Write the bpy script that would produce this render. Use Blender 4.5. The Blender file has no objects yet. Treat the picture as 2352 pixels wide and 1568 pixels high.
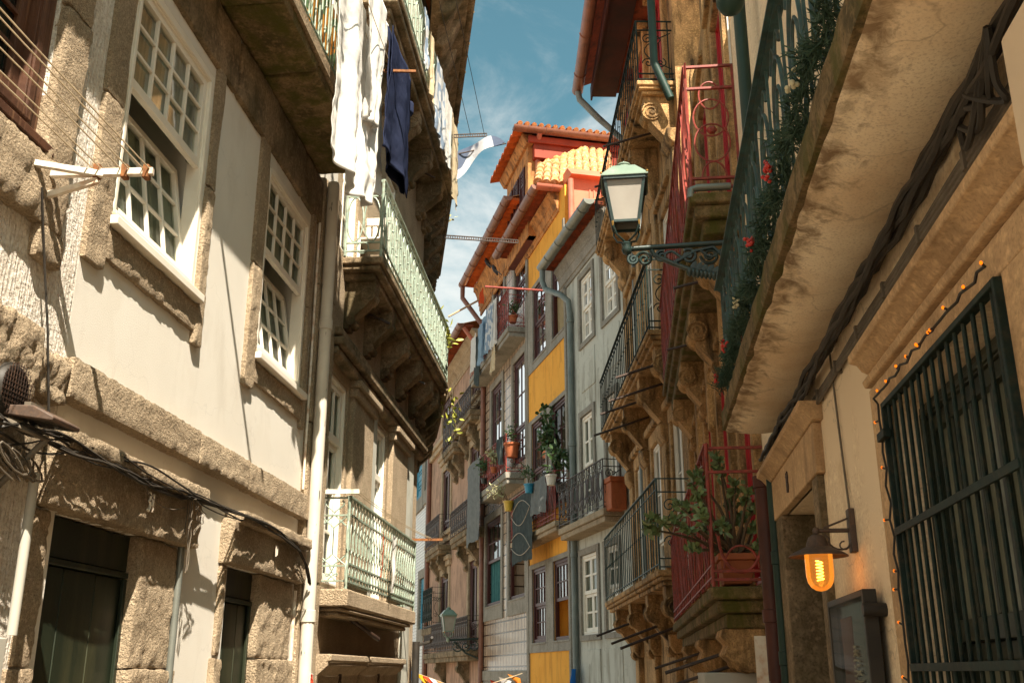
import bpy, bmesh, math, random
from mathutils import Vector, noise
R = random.Random(11)
sc = bpy.context.scene
COL = sc.collection
PI = math.pi

# ------------------------------------------------------------------ survey
# Facades are vertical planes: origin on the plan, heading (clockwise from +Y), side of the street.
# px() reads a spot of the survey picture (2352 x 1568) onto a facade plane -> (s along wall, z height).
TH = math.radians(18.0); FP = 2341.0; EYE = 1.6
def ray(x, y):
    u = x - 1176; v = y - 784
    return (u, v*math.sin(TH) + FP*math.cos(TH), -v*math.cos(TH) + FP*math.sin(TH))
class Fac:
    def __init__(self, O, h, side):
        self.O = O; self.sg = side; h = math.radians(h)
        self.a = (math.sin(h), math.cos(h))
        self.N = (math.cos(h), -math.sin(h)) if side < 0 else (-math.cos(h), math.sin(h))
        self.rot = math.atan2(self.a[1], self.a[0])
    def px(self, x, y, n=0.0):
        r = ray(x, y); bx = self.O[0] + n*self.N[0]; by = self.O[1] + n*self.N[1]
        t = (bx*self.N[0] + by*self.N[1])/(r[0]*self.N[0] + r[1]*self.N[1])
        return ((r[0]*t - self.O[0])*self.a[0] + (r[1]*t - self.O[1])*self.a[1], EYE + r[2]*t)
    def nat(self, x, y, s):
        r = ray(x, y); b = self.w(s)
        t = (b[0]*self.a[0] + b[1]*self.a[1])/(r[0]*self.a[0] + r[1]*self.a[1])
        return ((r[0]*t - self.O[0])*self.N[0] + (r[1]*t - self.O[1])*self.N[1], EYE + r[2]*t)
    def w(self, s, n=0.0):
        return (self.O[0] + s*self.a[0] + n*self.N[0], self.O[1] + s*self.a[1] + n*self.N[1])
    def loc(self, X, Y):
        return ((X - self.O[0])*self.a[0] + (Y - self.O[1])*self.a[1], (X - self.O[0])*self.N[0] + (Y - self.O[1])*self.N[1])
FL = Fac((-2.6*math.cos(math.radians(5.1)), 2.6*math.sin(math.radians(5.1))), 5.1, -1)
L1E = FL.px(742, 1000)[0]
FL2 = Fac(FL.w(L1E), 4.5, -1)
L2E = 5.2
FL3 = Fac(FL2.w(L2E), -7.0, -1)
FR0 = Fac((1.05*math.cos(math.radians(7)), -1.05*math.sin(math.radians(7))), 7, 1)
R0E = FR0.px(1772, 1300)[0]
FR1 = Fac(FR0.w(R0E), 6.0, 1); R1E = 6.9
FR2 = Fac(FR1.w(R1E), -1.07, 1); R2E = 7.6
FR3 = Fac(FR2.w(R2E), -13.2, 1)
FW = Fac((0, 0), 90, 1)          # s = world X, n = world Y
def bound(x): return FR3.px(x, 1300)[0]
S34, S45, S56, S67 = bound(1312), bound(1212), bound(1111), bound(985)

# ------------------------------------------------------------------ nodes (things) and mesh builder
class Node:
    def __init__(self, obj, F, org): self.obj = obj; self.F = F; self.org = org
def tag(o, label, cat, group=None, kind=None):
    if label: o['label'] = label
    if cat: o['category'] = cat
    if group: o['group'] = group
    if kind: o['kind'] = kind
def thing(F, s, n, z, name, label, cat, group=None):
    o = bpy.data.objects.new(name, None); COL.objects.link(o)
    o.empty_display_size = .2
    x, y = F.w(s, n); o.location = (x, y, z); o.rotation_euler = (0, 0, F.rot)
    tag(o, label, cat, group)
    return Node(o, F, (s, n, z))

class MB:
    def __init__(self): self.v = []; self.f = []; self.c = [(0, 0)]
    def cut(self): self.c.append((len(self.v), len(self.f)))      # the next shape is a piece of its own
    def add(self, vs, fs):
        k = len(self.v); self.v += vs; self.f += [tuple(i + k for i in f) for f in fs]
    def box(self, s0, s1, n0, n1, z0, z1):
        if s0 > s1: s0, s1 = s1, s0
        if n0 > n1: n0, n1 = n1, n0
        if z0 > z1: z0, z1 = z1, z0
        self.add([(s, n, z) for s in (s0, s1) for n in (n0, n1) for z in (z0, z1)],
                 [(0,1,3,2),(4,6,7,5),(0,4,5,1),(2,3,7,6),(0,2,6,4),(1,5,7,3)])
    def rough(self, s0, s1, n0, n1, z0, z1, amp=.015, res=.07, rad=.03, fr=6.0, big=.012):
        lo = (min(s0,s1), min(n0,n1), min(z0,z1)); hi = (max(s0,s1), max(n0,n1), max(z0,z1))
        cnt = [max(2, min(72, int((hi[i]-lo[i])/(res*.62)) + 1)) for i in range(3)]
        idx = {}; vs = []; fs = []
        rad = min(rad, *[(hi[i]-lo[i])*.45 for i in range(3)])
        def vert(g):
            if g in idx: return idx[g]
            p = [lo[i] + (hi[i]-lo[i])*g[i]/cnt[i] for i in range(3)]
            q = [min(max(p[i], lo[i]+rad), hi[i]-rad) for i in range(3)]
            d = Vector((p[0]-q[0], p[1]-q[1], p[2]-q[2]))
            dn = d.normalized() if d.length > 1e-9 else Vector((0,0,0))
            P = Vector(q) + dn*min(d.length, rad)
            a = amp*noise.noise(P*fr) + amp*.7*noise.noise(P*fr*2.7) + amp*.45*noise.noise(P*fr*6.1) + big*noise.noise(P*1.7)
            P += dn*a
            idx[g] = len(vs); vs.append(tuple(P)); return idx[g]
        for ax in range(3):
            o1, o2 = [i for i in range(3) if i != ax]
            for side in (0, cnt[ax]):
                for i in range(cnt[o1]):
                    for j in range(cnt[o2]):
                        q = []
                        for di, dj in ((0,0),(1,0),(1,1),(0,1)):
                            g = [0,0,0]; g[ax] = side; g[o1] = i+di; g[o2] = j+dj
                            q.append(vert(tuple(g)))
                        fs.append(tuple(q))
        self.add(vs, fs)
    def tube(self, pts, r, k=6, closed=False):
        P = [Vector(p) for p in pts]
        if len(P) < 2: return
        n = len(P); vs = []; fs = []; up = None
        rr = r if isinstance(r, (list, tuple)) else [r]*n
        for i in range(n):
            if closed: t = P[(i+1) % n] - P[i-1]
            else: t = P[min(i+1, n-1)] - P[max(i-1, 0)]
            if t.length < 1e-9: t = Vector((0,0,1))
            t.normalize()
            if up is None:
                up = Vector((0,0,1)) if abs(t.z) < .9 else Vector((1,0,0))
            a = t.cross(up)
            if a.length < 1e-6: a = t.cross(Vector((0.3,1,0.2)))
            a.normalize(); up = a.cross(t)
            for j in range(k):
                c = 2*PI*(j+.5)/k
                vs.append(tuple(P[i] + (a*math.cos(c) + up*math.sin(c))*rr[i]))
        m = n if closed else n-1
        for i in range(m):
            for j in range(k):
                i2 = (i+1) % n
                fs.append((i*k+j, i*k+(j+1)%k, i2*k+(j+1)%k, i2*k+j))
        if not closed: fs += [tuple(range(k))[::-1], tuple((n-1)*k+j for j in range(k))]
        self.add(vs, fs)
    def bar(self, a, b, w, h):
        # rectangular bar from a to b, w across (horizontal), h along its other axis
        A, B = Vector(a), Vector(b); t = (B-A).normalized()
        up = Vector((0,0,1)) if abs(t.z) < .95 else Vector((1,0,0))
        x = t.cross(up).normalized(); y = x.cross(t)
        vs = [tuple(p + x*sx*w/2 + y*sy*h/2) for p in (A, B) for sx, sy in ((-1,-1),(1,-1),(1,1),(-1,1))]
        self.add(vs, [(3,2,1,0),(4,5,6,7)] + [(i,(i+1)%4,4+(i+1)%4,4+i) for i in range(4)])
    def lathe(self, c, prof, k=16, axis='z'):
        vs = []; fs = []
        for r, h in prof:
            for j in range(k):
                t = 2*PI*j/k; a, b = r*math.cos(t), r*math.sin(t)
                vs.append({'z': (c[0]+a, c[1]+b, c[2]+h), 's': (c[0]+h, c[1]+a, c[2]+b), 'n': (c[0]+a, c[1]+h, c[2]+b)}[axis])
        m = len(prof)
        for i in range(m-1):
            for j in range(k):
                fs.append((i*k+j, i*k+(j+1)%k, (i+1)*k+(j+1)%k, (i+1)*k+j))
        fs += [tuple(range(k))[::-1], tuple((m-1)*k+j for j in range(k))]
        self.add(vs, fs)
    def prism(self, poly, axis, a, b):
        f = {'s': lambda p, t: (t, p[0], p[1]), 'z': lambda p, t: (p[0], p[1], t), 'n': lambda p, t: (p[0], t, p[1])}[axis]
        k = len(poly)
        self.add([f(p, a) for p in poly] + [f(p, b) for p in poly],
                 [tuple(range(k))[::-1], tuple(range(k, 2*k))] + [(i, (i+1)%k, k+(i+1)%k, k+i) for i in range(k)])
    def quad(self, *p): self.add(list(p), [tuple(range(len(p)))])
    def sheet(self, fn, nu, nv):
        vs = [tuple(fn(i/nu, j/nv)) for i in range(nu+1) for j in range(nv+1)]
        self.add(vs, [(i*(nv+1)+j, (i+1)*(nv+1)+j, (i+1)*(nv+1)+j+1, i*(nv+1)+j+1) for i in range(nu) for j in range(nv)])
    def build(self, name, mat, node, parent=None, bevel=0, solid=0, smooth=40, label=None, recalc=True, org=None):
        if len(self.c) > 1:
            c = self.c + [(len(self.v), len(self.f))]; o = None
            for (v0, f0), (v1, f1) in zip(c, c[1:]):
                if f1 > f0:
                    q = MB(); q.v = self.v[v0:v1]; q.f = [tuple(i-v0 for i in f) for f in self.f[f0:f1]]
                    o = q.build(name, mat, node, parent, bevel, solid, smooth, label, recalc, org)
            return o
        F = node.F; so, no, zo = node.org
        me = bpy.data.meshes.new(name)
        me.from_pydata([(s-so, F.sg*(n-no), z-zo) for s, n, z in self.v], [], self.f)
        if recalc:
            bm = bmesh.new(); bm.from_mesh(me)
            bmesh.ops.recalc_face_normals(bm, faces=bm.faces); bm.to_mesh(me); bm.free()
        me.materials.append(mat)
        if smooth:
            me.polygons.foreach_set('use_smooth', [True]*len(me.polygons))
            me.set_sharp_from_angle(angle=math.radians(smooth))
        me.update()
        o = bpy.data.objects.new(name, me); COL.objects.link(o)
        o.parent = parent if parent is not None else node.obj
        if label: o['label'] = label
        if solid:
            md = o.modifiers.new('Solidify', 'SOLIDIFY'); md.thickness = solid; md.offset = 0
        if bevel:
            md = o.modifiers.new('Bevel', 'BEVEL'); md.width = bevel; md.segments = 2; md.limit_method = 'ANGLE'; md.angle_limit = math.radians(40)
        return o
def single(mb, F, org, name, mat, label, cat, group=None, kind=None, **kw):
    n = Node(None, F, org)
    o = mb.build(name, mat, n, **kw)
    x, y = F.w(org[0], org[1]); o.location = (x, y, org[2]); o.rotation_euler = (0, 0, F.rot)
    tag(o, label, cat, group, kind)
    return o

# ------------------------------------------------------------------ materials
def lin(c):
    return tuple((x/255/12.92 if x/255 <= .04045 else ((x/255+.055)/1.055)**2.4) for x in c)
class NG:
    def __init__(self, name):
        self.m = bpy.data.materials.new(name); self.m.use_nodes = True
        self.t = self.m.node_tree; self.t.nodes.clear()
        self.out = self.t.nodes.new('ShaderNodeOutputMaterial')
    def n(self, ty, **kw):
        nd = self.t.nodes.new(ty)
        for k, v in kw.items():
            if k in nd.inputs: nd.inputs[k].default_value = v
            else: setattr(nd, k, v)
        return nd
    def l(self, a, b): self.t.links.new(a, b)
def c4(c): return (c[0], c[1], c[2], 1)
def tone(g, vec, scale, c1, c2, lo=.35, hi=.65, detail=4):
    nz = g.n('ShaderNodeTexNoise', Scale=scale, Detail=detail, Roughness=.6); g.l(vec, nz.inputs['Vector'])
    mr = g.n('ShaderNodeMapRange'); mr.inputs['From Min'].default_value = lo; mr.inputs['From Max'].default_value = hi
    g.l(nz.outputs['Fac'], mr.inputs['Value'])
    mx = g.n('ShaderNodeMix', data_type='RGBA')
    for sock, c in ((mx.inputs[6], c1), (mx.inputs[7], c2)):
        if isinstance(c, tuple): sock.default_value = c4(c)
        else: g.l(c, sock)
    g.l(mr.outputs[0], mx.inputs[0])
    return mx.outputs[2]
MATS = {}
def mat(name, c, c2=None, rough=.85, ns=2.5, spk=None, spks=90, stain=None, st_scale=(1.6,1.6,.35), st=(.55,.75),
        bump=.3, bs=40, bdist=.01, metal=0, spec=.3, stripes=None, cracks=0):
    g = NG(name); tc = g.n('ShaderNodeTexCoord'); v = tc.outputs['Object']
    c2 = c2 or tuple(x*.8 for x in c)
    col = tone(g, v, ns, c, c2)
    if spk: col = tone(g, v, spks, col, spk, .47, .80, 5); col = tone(g, v, spks*.37, col, tuple(min(1, x*1.25) for x in c), .50, .78, 3)
    if stain:
        mp = g.n('ShaderNodeMapping'); mp.inputs['Scale'].default_value = st_scale; g.l(v, mp.inputs['Vector'])
        col = tone(g, mp.outputs[0], 2.2, col, stain, st[0], st[1], 6)
    if cracks:   # hairline cracks and repaired patches
        col = tone(g, v, .9, col, tuple(min(1, x*y) for x, y in zip(c, (.95,.94,.925))), .53, .565, 5)
        vo = g.n('ShaderNodeTexVoronoi', feature='DISTANCE_TO_EDGE', Scale=.9); n2 = g.n('ShaderNodeTexNoise', Scale=2.2, Detail=6); g.l(v, n2.inputs['Vector'])
        vm = g.n('ShaderNodeMix', data_type='RGBA', blend_type='ADD'); vm.inputs[0].default_value = .8; g.l(v, vm.inputs[6]); g.l(n2.outputs['Color'], vm.inputs[7]); g.l(vm.outputs[2], vo.inputs['Vector'])
        cr = g.n('ShaderNodeMapRange'); cr.inputs['From Min'].default_value = .001; cr.inputs['From Max'].default_value = .006; cr.inputs['To Min'].default_value = cracks; cr.inputs['To Max'].default_value = 0; g.l(vo.outputs['Distance'], cr.inputs[0])
        m3 = g.n('ShaderNodeMix', data_type='RGBA'); g.l(cr.outputs[0], m3.inputs[0]); g.l(col, m3.inputs[6]); m3.inputs[7].default_value = c4(tuple(x*.35 for x in c)); col = m3.outputs[2]
    p = g.n('ShaderNodeBsdfPrincipled', Roughness=rough, Metallic=metal)
    p.inputs['Specular IOR Level'].default_value = spec
    g.l(col, p.inputs['Base Color'])
    if bump:
        nz = g.n('ShaderNodeTexNoise', Scale=bs, Detail=6, Roughness=.65); g.l(v, nz.inputs['Vector'])
        h = nz.outputs['Fac']
        if stripes:
            sx = g.n('ShaderNodeMapping'); sx.inputs['Scale'].default_value = stripes; g.l(v, sx.inputs['Vector'])
            n2 = g.n('ShaderNodeTexNoise', Scale=1.0, Detail=3); g.l(sx.outputs[0], n2.inputs['Vector'])
            ad = g.n('ShaderNodeMath', operation='ADD'); g.l(h, ad.inputs[0]); g.l(n2.outputs['Fac'], ad.inputs[1]); h = ad.outputs[0]
        b = g.n('ShaderNodeBump', Strength=bump, Distance=bdist); g.l(h, b.inputs['Height']); g.l(b.outputs[0], p.inputs['Normal'])
    g.l(p.outputs[0], g.out.inputs[0]); MATS[name] = g.m
    return g.m
def soffitmat():
    g = NG('stained_render'); tc = g.n('ShaderNodeTexCoord'); v = tc.outputs['Object']
    col = tone(g, v, 1.6, (.92,.78,.58), (.70,.51,.32), .35, .65, 5)
    col = tone(g, v, 95, col, (.50,.37,.24), .50, .80, 4)
    nz = g.n('ShaderNodeTexNoise', Scale=9, Detail=7, Roughness=.65, Distortion=.6); g.l(v, nz.inputs['Vector'])
    sp = g.n('ShaderNodeSeparateXYZ'); g.l(v, sp.inputs[0])       # drip staining gathers towards the outer lip
    mr = g.n('ShaderNodeMapRange'); mr.inputs['From Min'].default_value = .16; mr.inputs['From Max'].default_value = .36; mr.inputs['To Min'].default_value = -.16; mr.inputs['To Max'].default_value = .12; g.l(sp.outputs['Y'], mr.inputs[0])
    ad = g.n('ShaderNodeMath', operation='ADD'); g.l(nz.outputs['Fac'], ad.inputs[0]); g.l(mr.outputs[0], ad.inputs[1])
    m2 = g.n('ShaderNodeMapRange'); m2.inputs['From Min'].default_value = .50; m2.inputs['From Max'].default_value = .70; m2.inputs['To Max'].default_value = .85; g.l(ad.outputs[0], m2.inputs[0])
    mx = g.n('ShaderNodeMix', data_type='RGBA'); g.l(m2.outputs[0], mx.inputs[0]); g.l(col, mx.inputs[6]); mx.inputs[7].default_value = (.17,.095,.04,1)
    col = tone(g, v, 2.3, mx.outputs[2], (.34,.22,.12), .56, .80, 6)
    # hairline cracks
    vo = g.n('ShaderNodeTexVoronoi', feature='DISTANCE_TO_EDGE', Scale=1.3); n2 = g.n('ShaderNodeTexNoise', Scale=3, Detail=4); g.l(v, n2.inputs['Vector'])
    vm = g.n('ShaderNodeMix', data_type='RGBA', blend_type='ADD'); vm.inputs[0].default_value = .5; g.l(v, vm.inputs[6]); g.l(n2.outputs['Color'], vm.inputs[7]); g.l(vm.outputs[2], vo.inputs['Vector'])
    cr = g.n('ShaderNodeMapRange'); cr.inputs['From Min'].default_value = .002; cr.inputs['From Max'].default_value = .009; cr.inputs['To Min'].default_value = .3; cr.inputs['To Max'].default_value = 0; g.l(vo.outputs['Distance'], cr.inputs[0])
    m3 = g.n('ShaderNodeMix', data_type='RGBA'); g.l(cr.outputs[0], m3.inputs[0]); g.l(col, m3.inputs[6]); m3.inputs[7].default_value = (.20,.12,.06,1)
    p = g.n('ShaderNodeBsdfPrincipled', Roughness=.8); g.l(m3.outputs[2], p.inputs['Base Color'])
    n3 = g.n('ShaderNodeTexNoise', Scale=45, Detail=6); g.l(v, n3.inputs['Vector']); b = g.n('ShaderNodeBump', Strength=.18, Distance=.006); g.l(n3.outputs['Fac'], b.inputs['Height']); g.l(b.outputs[0], p.inputs['Normal'])
    g.l(p.outputs[0], g.out.inputs[0]); return g.m
def tilemat(name, c, mortar, w, h, stain=None, rough=.25, off=.0, bump=.4, var=None):
    g = NG(name); tc = g.n('ShaderNodeTexCoord'); sx = g.n('ShaderNodeSeparateXYZ'); g.l(tc.outputs['Object'], sx.inputs[0])
    cb = g.n('ShaderNodeCombineXYZ'); g.l(sx.outputs['X'], cb.inputs['X']); g.l(sx.outputs['Z'], cb.inputs['Y'])
    br = g.n('ShaderNodeTexBrick', offset=off); br.inputs['Scale'].default_value = 1
    br.inputs['Brick Width'].default_value = w; br.inputs['Row Height'].default_value = h; br.inputs['Mortar Size'].default_value = .012*max(w, h)/.2
    br.inputs['Color1'].default_value = c4(c); br.inputs['Color2'].default_value = c4(var or tuple(x*.82 for x in c)); br.inputs['Mortar'].default_value = c4(mortar)
    g.l(cb.outputs[0], br.inputs['Vector'])
    col = br.outputs['Color']
    col = tone(g, tc.outputs['Object'], 1.2, col, tuple(x*.6 for x in c), .5, .8)
    if stain:
        mp = g.n('ShaderNodeMapping'); mp.inputs['Scale'].default_value = (6, 6, .7); g.l(tc.outputs['Object'], mp.inputs['Vector'])
        col = tone(g, mp.outputs[0], 2.0, col, stain, .52, .7, 6)
    p = g.n('ShaderNodeBsdfPrincipled', Roughness=rough); g.l(col, p.inputs['Base Color'])
    b = g.n('ShaderNodeBump', Strength=bump, Distance=.02); b.invert = True; g.l(br.outputs['Fac'], b.inputs['Height'])
    b2 = g.n('ShaderNodeBump', Strength=.15, Distance=.02); nz = g.n('ShaderNodeTexNoise', Scale=6, Detail=3); g.l(tc.outputs['Object'], nz.inputs['Vector'])
    g.l(nz.outputs['Fac'], b2.inputs['Height']); g.l(b.outputs[0], b2.inputs['Normal']); g.l(b2.outputs[0], p.inputs['Normal'])
    g.l(p.outputs[0], g.out.inputs[0]); return g.m
def glassmat(name, tint, refl=1.0, dirt=.12):
    g = NG(name); tr = g.n('ShaderNodeBsdfTransparent'); tr.inputs[0].default_value = c4(tint)
    gl = g.n('ShaderNodeBsdfGlossy', Roughness=.03); gl.inputs[0].default_value = (.95,.97,1,1)
    df = g.n('ShaderNodeBsdfDiffuse'); df.inputs[0].default_value = (.35,.33,.27,1)
    fr = g.n('ShaderNodeFresnel', IOR=1.5)
    mu = g.n('ShaderNodeMath', operation='MULTIPLY'); mu.inputs[1].default_value = refl; mu.use_clamp = True; g.l(fr.outputs[0], mu.inputs[0])
    m0 = g.n('ShaderNodeMixShader'); m0.inputs[0].default_value = dirt; g.l(tr.outputs[0], m0.inputs[1]); g.l(df.outputs[0], m0.inputs[2])
    m1 = g.n('ShaderNodeMixShader'); g.l(mu.outputs[0], m1.inputs[0]); g.l(m0.outputs[0], m1.inputs[1]); g.l(gl.outputs[0], m1.inputs[2])
    g.l(m1.outputs[0], g.out.inputs[0]); return g.m
def emitmat(name, c, strength):
    g = NG(name); e = g.n('ShaderNodeEmission', Strength=strength); e.inputs[0].default_value = c4(c); g.l(e.outputs[0], g.out.inputs[0]); return g.m
def cloth(name, c, c2=None, stripe=None):
    g = NG(name); tc = g.n('ShaderNodeTexCoord')
    col = tone(g, tc.outputs['Object'], 5, c, c2 or tuple(x*.85 for x in c))
    if stripe:
        mp = g.n('ShaderNodeMapping'); mp.inputs['Scale'].default_value = stripe[0]; g.l(tc.outputs['Object'], mp.inputs['Vector'])
        col = tone(g, mp.outputs[0], 1.0, col, stripe[1], .48, .52, 0)
    d = g.n('ShaderNodeBsdfDiffuse'); tl = g.n('ShaderNodeBsdfTranslucent'); g.l(col, d.inputs[0]); g.l(col, tl.inputs[0])
    nz = g.n('ShaderNodeTexNoise', Scale=14, Detail=5); g.l(tc.outputs['Object'], nz.inputs['Vector'])
    b = g.n('ShaderNodeBump', Strength=.35, Distance=.02); g.l(nz.outputs['Fac'], b.inputs['Height']); g.l(b.outputs[0], d.inputs['Normal'])
    m = g.n('ShaderNodeMixShader'); m.inputs[0].default_value = .3; g.l(d.outputs[0], m.inputs[1]); g.l(tl.outputs[0], m.inputs[2])
    g.l(m.outputs[0], g.out.inputs[0]); return g.m

granite = mat('granite', (.59,.46,.315), (.41,.31,.205), .95, 2.2, (.08,.05,.028), 130, (.15,.095,.05), (.9,.9,.5), (.58,.8), 1.0, 62, .05)
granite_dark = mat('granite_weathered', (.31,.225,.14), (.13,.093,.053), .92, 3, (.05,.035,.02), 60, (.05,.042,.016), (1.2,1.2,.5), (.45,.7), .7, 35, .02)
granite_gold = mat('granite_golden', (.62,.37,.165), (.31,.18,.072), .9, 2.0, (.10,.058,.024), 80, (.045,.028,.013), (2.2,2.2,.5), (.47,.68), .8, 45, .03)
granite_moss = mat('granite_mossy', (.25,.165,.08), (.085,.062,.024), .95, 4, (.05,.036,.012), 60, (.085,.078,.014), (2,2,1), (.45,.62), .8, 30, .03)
granite_grey = mat('granite_grey', (.31,.285,.245), (.215,.195,.16), .9, 2, (.12,.105,.09), 70, (.13,.11,.085), (1.2,1.2,.35), (.55,.8), .5, 45, .01)
plaster = mat('cream_plaster', (.735,.70,.635), (.69,.65,.58), .9, 1.2, None, 90, (.50,.45,.375), (1.3,1.3,.45), (.55,.95), .4, 150, .008, cracks=.12)
plaster_rough = mat('rough_white_plaster', (.82,.77,.70), (.70,.63,.54), .92, 5, (.36,.26,.17), 55, (.42,.32,.22), (1.3,1.3,.6), (.62,.75), 1.0, 30, .03, stripes=(60,60,7))
plaster_r0 = mat('ochre_plaster', (.84,.68,.49), (.77,.60,.41), .9, 1.4, (.52,.38,.23), 60, (.60,.43,.26), (1.1,1.1,.3), (.50,.8), .4, 70, .006, cracks=.45)
soffit_m = soffitmat()
plaster_grey = mat('grey_plaster', (.54,.54,.48), (.46,.455,.395), .9, 1.0, None, 90, (.19,.165,.12), (1.6,1.6,.3), (.47,.75), .3, 60, .006, cracks=.4)
plaster_yel = mat('yellow_plaster', (.82,.39,.055), (.75,.335,.04), .9, 1.0, None, 90, (.42,.17,.022), (1.4,1.4,.3), (.47,.8), .25, 70, .006, cracks=.4)
plaster_pink = mat('pink_plaster', (.46,.29,.205), (.36,.225,.16), .9, 1.3, None, 90, (.17,.11,.07), (1.6,1.6,.3), (.45,.7), .3, 50, .008, cracks=.4)
plaster_org = mat('orange_plaster', (.60,.27,.09), (.40,.17,.055), .9, 2.0, None, 90, (.14,.065,.028), (2.4,2.4,1.2), (.47,.68), .3, 50, .008)
white_tile = tilemat('white_wall_tile', (.66,.60,.52), (.20,.15,.11), .30, .16, None, .25, .5, .8)
brown_tile = tilemat('old_glazed_tile', (.50,.37,.265), (.07,.042,.028), .42, .36, (.10,.06,.035), .24, 0, .6)
wood_white = mat('white_paint', (.82,.77,.68), (.76,.70,.60), .5, 4, None, 90, (.52,.42,.31), (3,3,1), (.66,.85), .12, 60, .003, spec=.4)
wood_red = mat('oxblood_paint', (.075,.017,.013), (.05,.012,.010), .45, 4, None, 90, None, bump=.15, bs=50, spec=.4)
wood_brightred = mat('red_paint', (.44,.018,.022), (.34,.014,.018), .4, 4, None, bump=.1, bs=50, spec=.4)
wood_brown = mat('brown_wood', (.10,.042,.022), (.05,.02,.011), .6, 3, None, 90, (.19,.10,.055), (14,14,.6), (.55,.7), .5, 30, .006, stripes=(90,90,3))
wood_green = mat('dark_green_door', (.017,.023,.013), (.012,.017,.010), .42, 3, None, 90, (.05,.05,.025), (3,3,.4), (.5,.8), .2, 40, .004)
wood_blue = mat('blue_paint', (.035,.24,.37), (.03,.20,.31), .5, 3, None, bump=.1)
wood_tan = mat('varnished_shutter', (.42,.225,.075), (.33,.17,.055), .5, 3, None, bump=.2, stripes=(40,40,2))
iron_green = mat('pale_green_iron', (.30,.375,.305), (.20,.265,.21), .5, 5, (.16,.10,.05), 30, None, bump=.25, bs=60, bdist=.003, spec=.5)
iron_dgreen = mat('dark_green_iron', (.011,.024,.020), (.006,.013,.011), .6, 6, (.045,.04,.026), 30, None, bump=.2, bs=60, bdist=.003, spec=.18)
iron_blue = mat('blue_green_iron', (.04,.09,.09), (.02,.042,.043), .55, 6, (.07,.06,.045), 30, None, bump=.2, bs=60, bdist=.003, spec=.3)
iron_red = mat('red_oxide_iron', (.30,.045,.032), (.19,.034,.022), .55, 6, (.09,.028,.015), 30, None, bump=.3, bs=60, bdist=.003, spec=.4)
iron_brown = mat('brown_iron', (.042,.024,.018), (.022,.013,.010), .5, 6, (.11,.055,.03), 30, None, bump=.2, bs=60, bdist=.003, spec=.5)
iron_rust = mat('rusty_iron', (.22,.085,.03), (.10,.042,.016), .8, 12, (.36,.15,.045), 25, None, bump=.5, bs=80, bdist=.003)
steel_white = mat('white_painted_steel', (.72,.67,.58), (.62,.55,.46), .45, 6, (.42,.16,.04), 11, None, bump=.1, bs=60, bdist=.003)
pipe_white = mat('peeling_white_pipe', (.58,.53,.45), (.50,.45,.375), .5, 3, None, 90, (.055,.05,.042), (9,9,1.6), (.635,.655), .15, 60, .003)
pipe_grey = mat('grey_metal_pipe', (.22,.23,.205), (.16,.17,.15), .4, 3, None, 90, (.14,.14,.12), (3,3,.6), (.55,.8), .15, 60, .003, metal=.4, spec=.5)
pipe_teal = mat('teal_grey_pipe', (.20,.225,.205), (.14,.165,.155), .45, 3, None, 90, (.07,.09,.09), (3,3,.5), (.5,.8), .15, 60, .003, spec=.5)
pipe_dgreen = mat('dark_green_pipe', (.018,.045,.034), (.012,.032,.025), .5, 3, None, bump=.15)
pipe_brown = mat('red_brown_pipe', (.085,.024,.016), (.055,.017,.012), .5, 3, None, 90, (.04,.014,.01), (3,3,.5), (.5,.8), .15, 60, .003)
gutter_brown = mat('copper_brown_gutter', (.24,.095,.055), (.17,.065,.04), .4, 3, None, 90, (.10,.04,.025), (2,2,2), (.5,.8), .15, 60, .003, spec=.5)
gutter_red = mat('salmon_gutter', (.50,.165,.105), (.40,.125,.08), .5, 3, None, 90, (.25,.09,.05), (2,2,2), (.55,.8), .15, 60, .003)
salmon = mat('salmon_sheet', (.62,.17,.095), (.54,.14,.075), .5, 2, None, bump=.1)
fascia_red = mat('red_fascia', (.36,.045,.016), (.25,.032,.012), .6, 2, None, 90, (.22,.04,.02), (2,2,1), (.55,.8), .2, 40, .005)
board_red = mat('dark_red_boards', (.06,.012,.008), (.022,.007,.006), .6, 2, None, bump=.3, bs=40, stripes=(1,45,45))
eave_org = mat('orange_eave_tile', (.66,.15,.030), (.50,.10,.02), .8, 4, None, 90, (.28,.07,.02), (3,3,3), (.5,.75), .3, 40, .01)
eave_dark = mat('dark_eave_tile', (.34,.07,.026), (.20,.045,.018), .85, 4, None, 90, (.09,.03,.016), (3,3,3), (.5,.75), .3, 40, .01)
roof_org = mat('terracotta_tile', (.64,.235,.065), (.48,.15,.04), .8, 5, (.60,.34,.15), 22, (.66,.42,.22), (3,9,9), (.55,.7), .4, 40, .01)
roof_pale = mat('pale_cover_tile', (.50,.24,.095), (.44,.17,.055), .85, 4, (.28,.13,.05), 30, (.58,.42,.27), (5,5,5), (.5,.65), .4, 40, .01)
terracotta = mat('terracotta_pot', (.42,.125,.05), (.32,.09,.035), .75, 5, None, 90, (.20,.07,.035), (4,4,1), (.55,.75), .2, 50, .004)
glass = glassmat('window_glass', (.74,.79,.72), .22, .06)
glass_dark = glassmat('dark_window_glass', (.42,.44,.42), .45, .03)
glass_sky = glassmat('sky_lit_glass', (.35,.38,.40), 4.0, .05)
glass_frost = mat('frosted_lantern_glass', (.33,.305,.27), (.28,.255,.225), .35, 3, None, bump=.05, spec=.5)
curtain = cloth('net_curtain', (.50,.50,.41), (.40,.40,.32), ((16,16,.3), (.31,.32,.255)))
dusty_pane = mat('dusty_pane', (.20,.205,.155), (.14,.145,.105), .35, 1.5, None, 90, (.08,.085,.06), (3,3,.6), (.5,.75), .05, 40, .003, spec=.3)
curtain_w = cloth('white_curtain', (.74,.70,.60), (.6,.56,.47), ((18,18,.3), (.50,.46,.38)))
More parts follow.
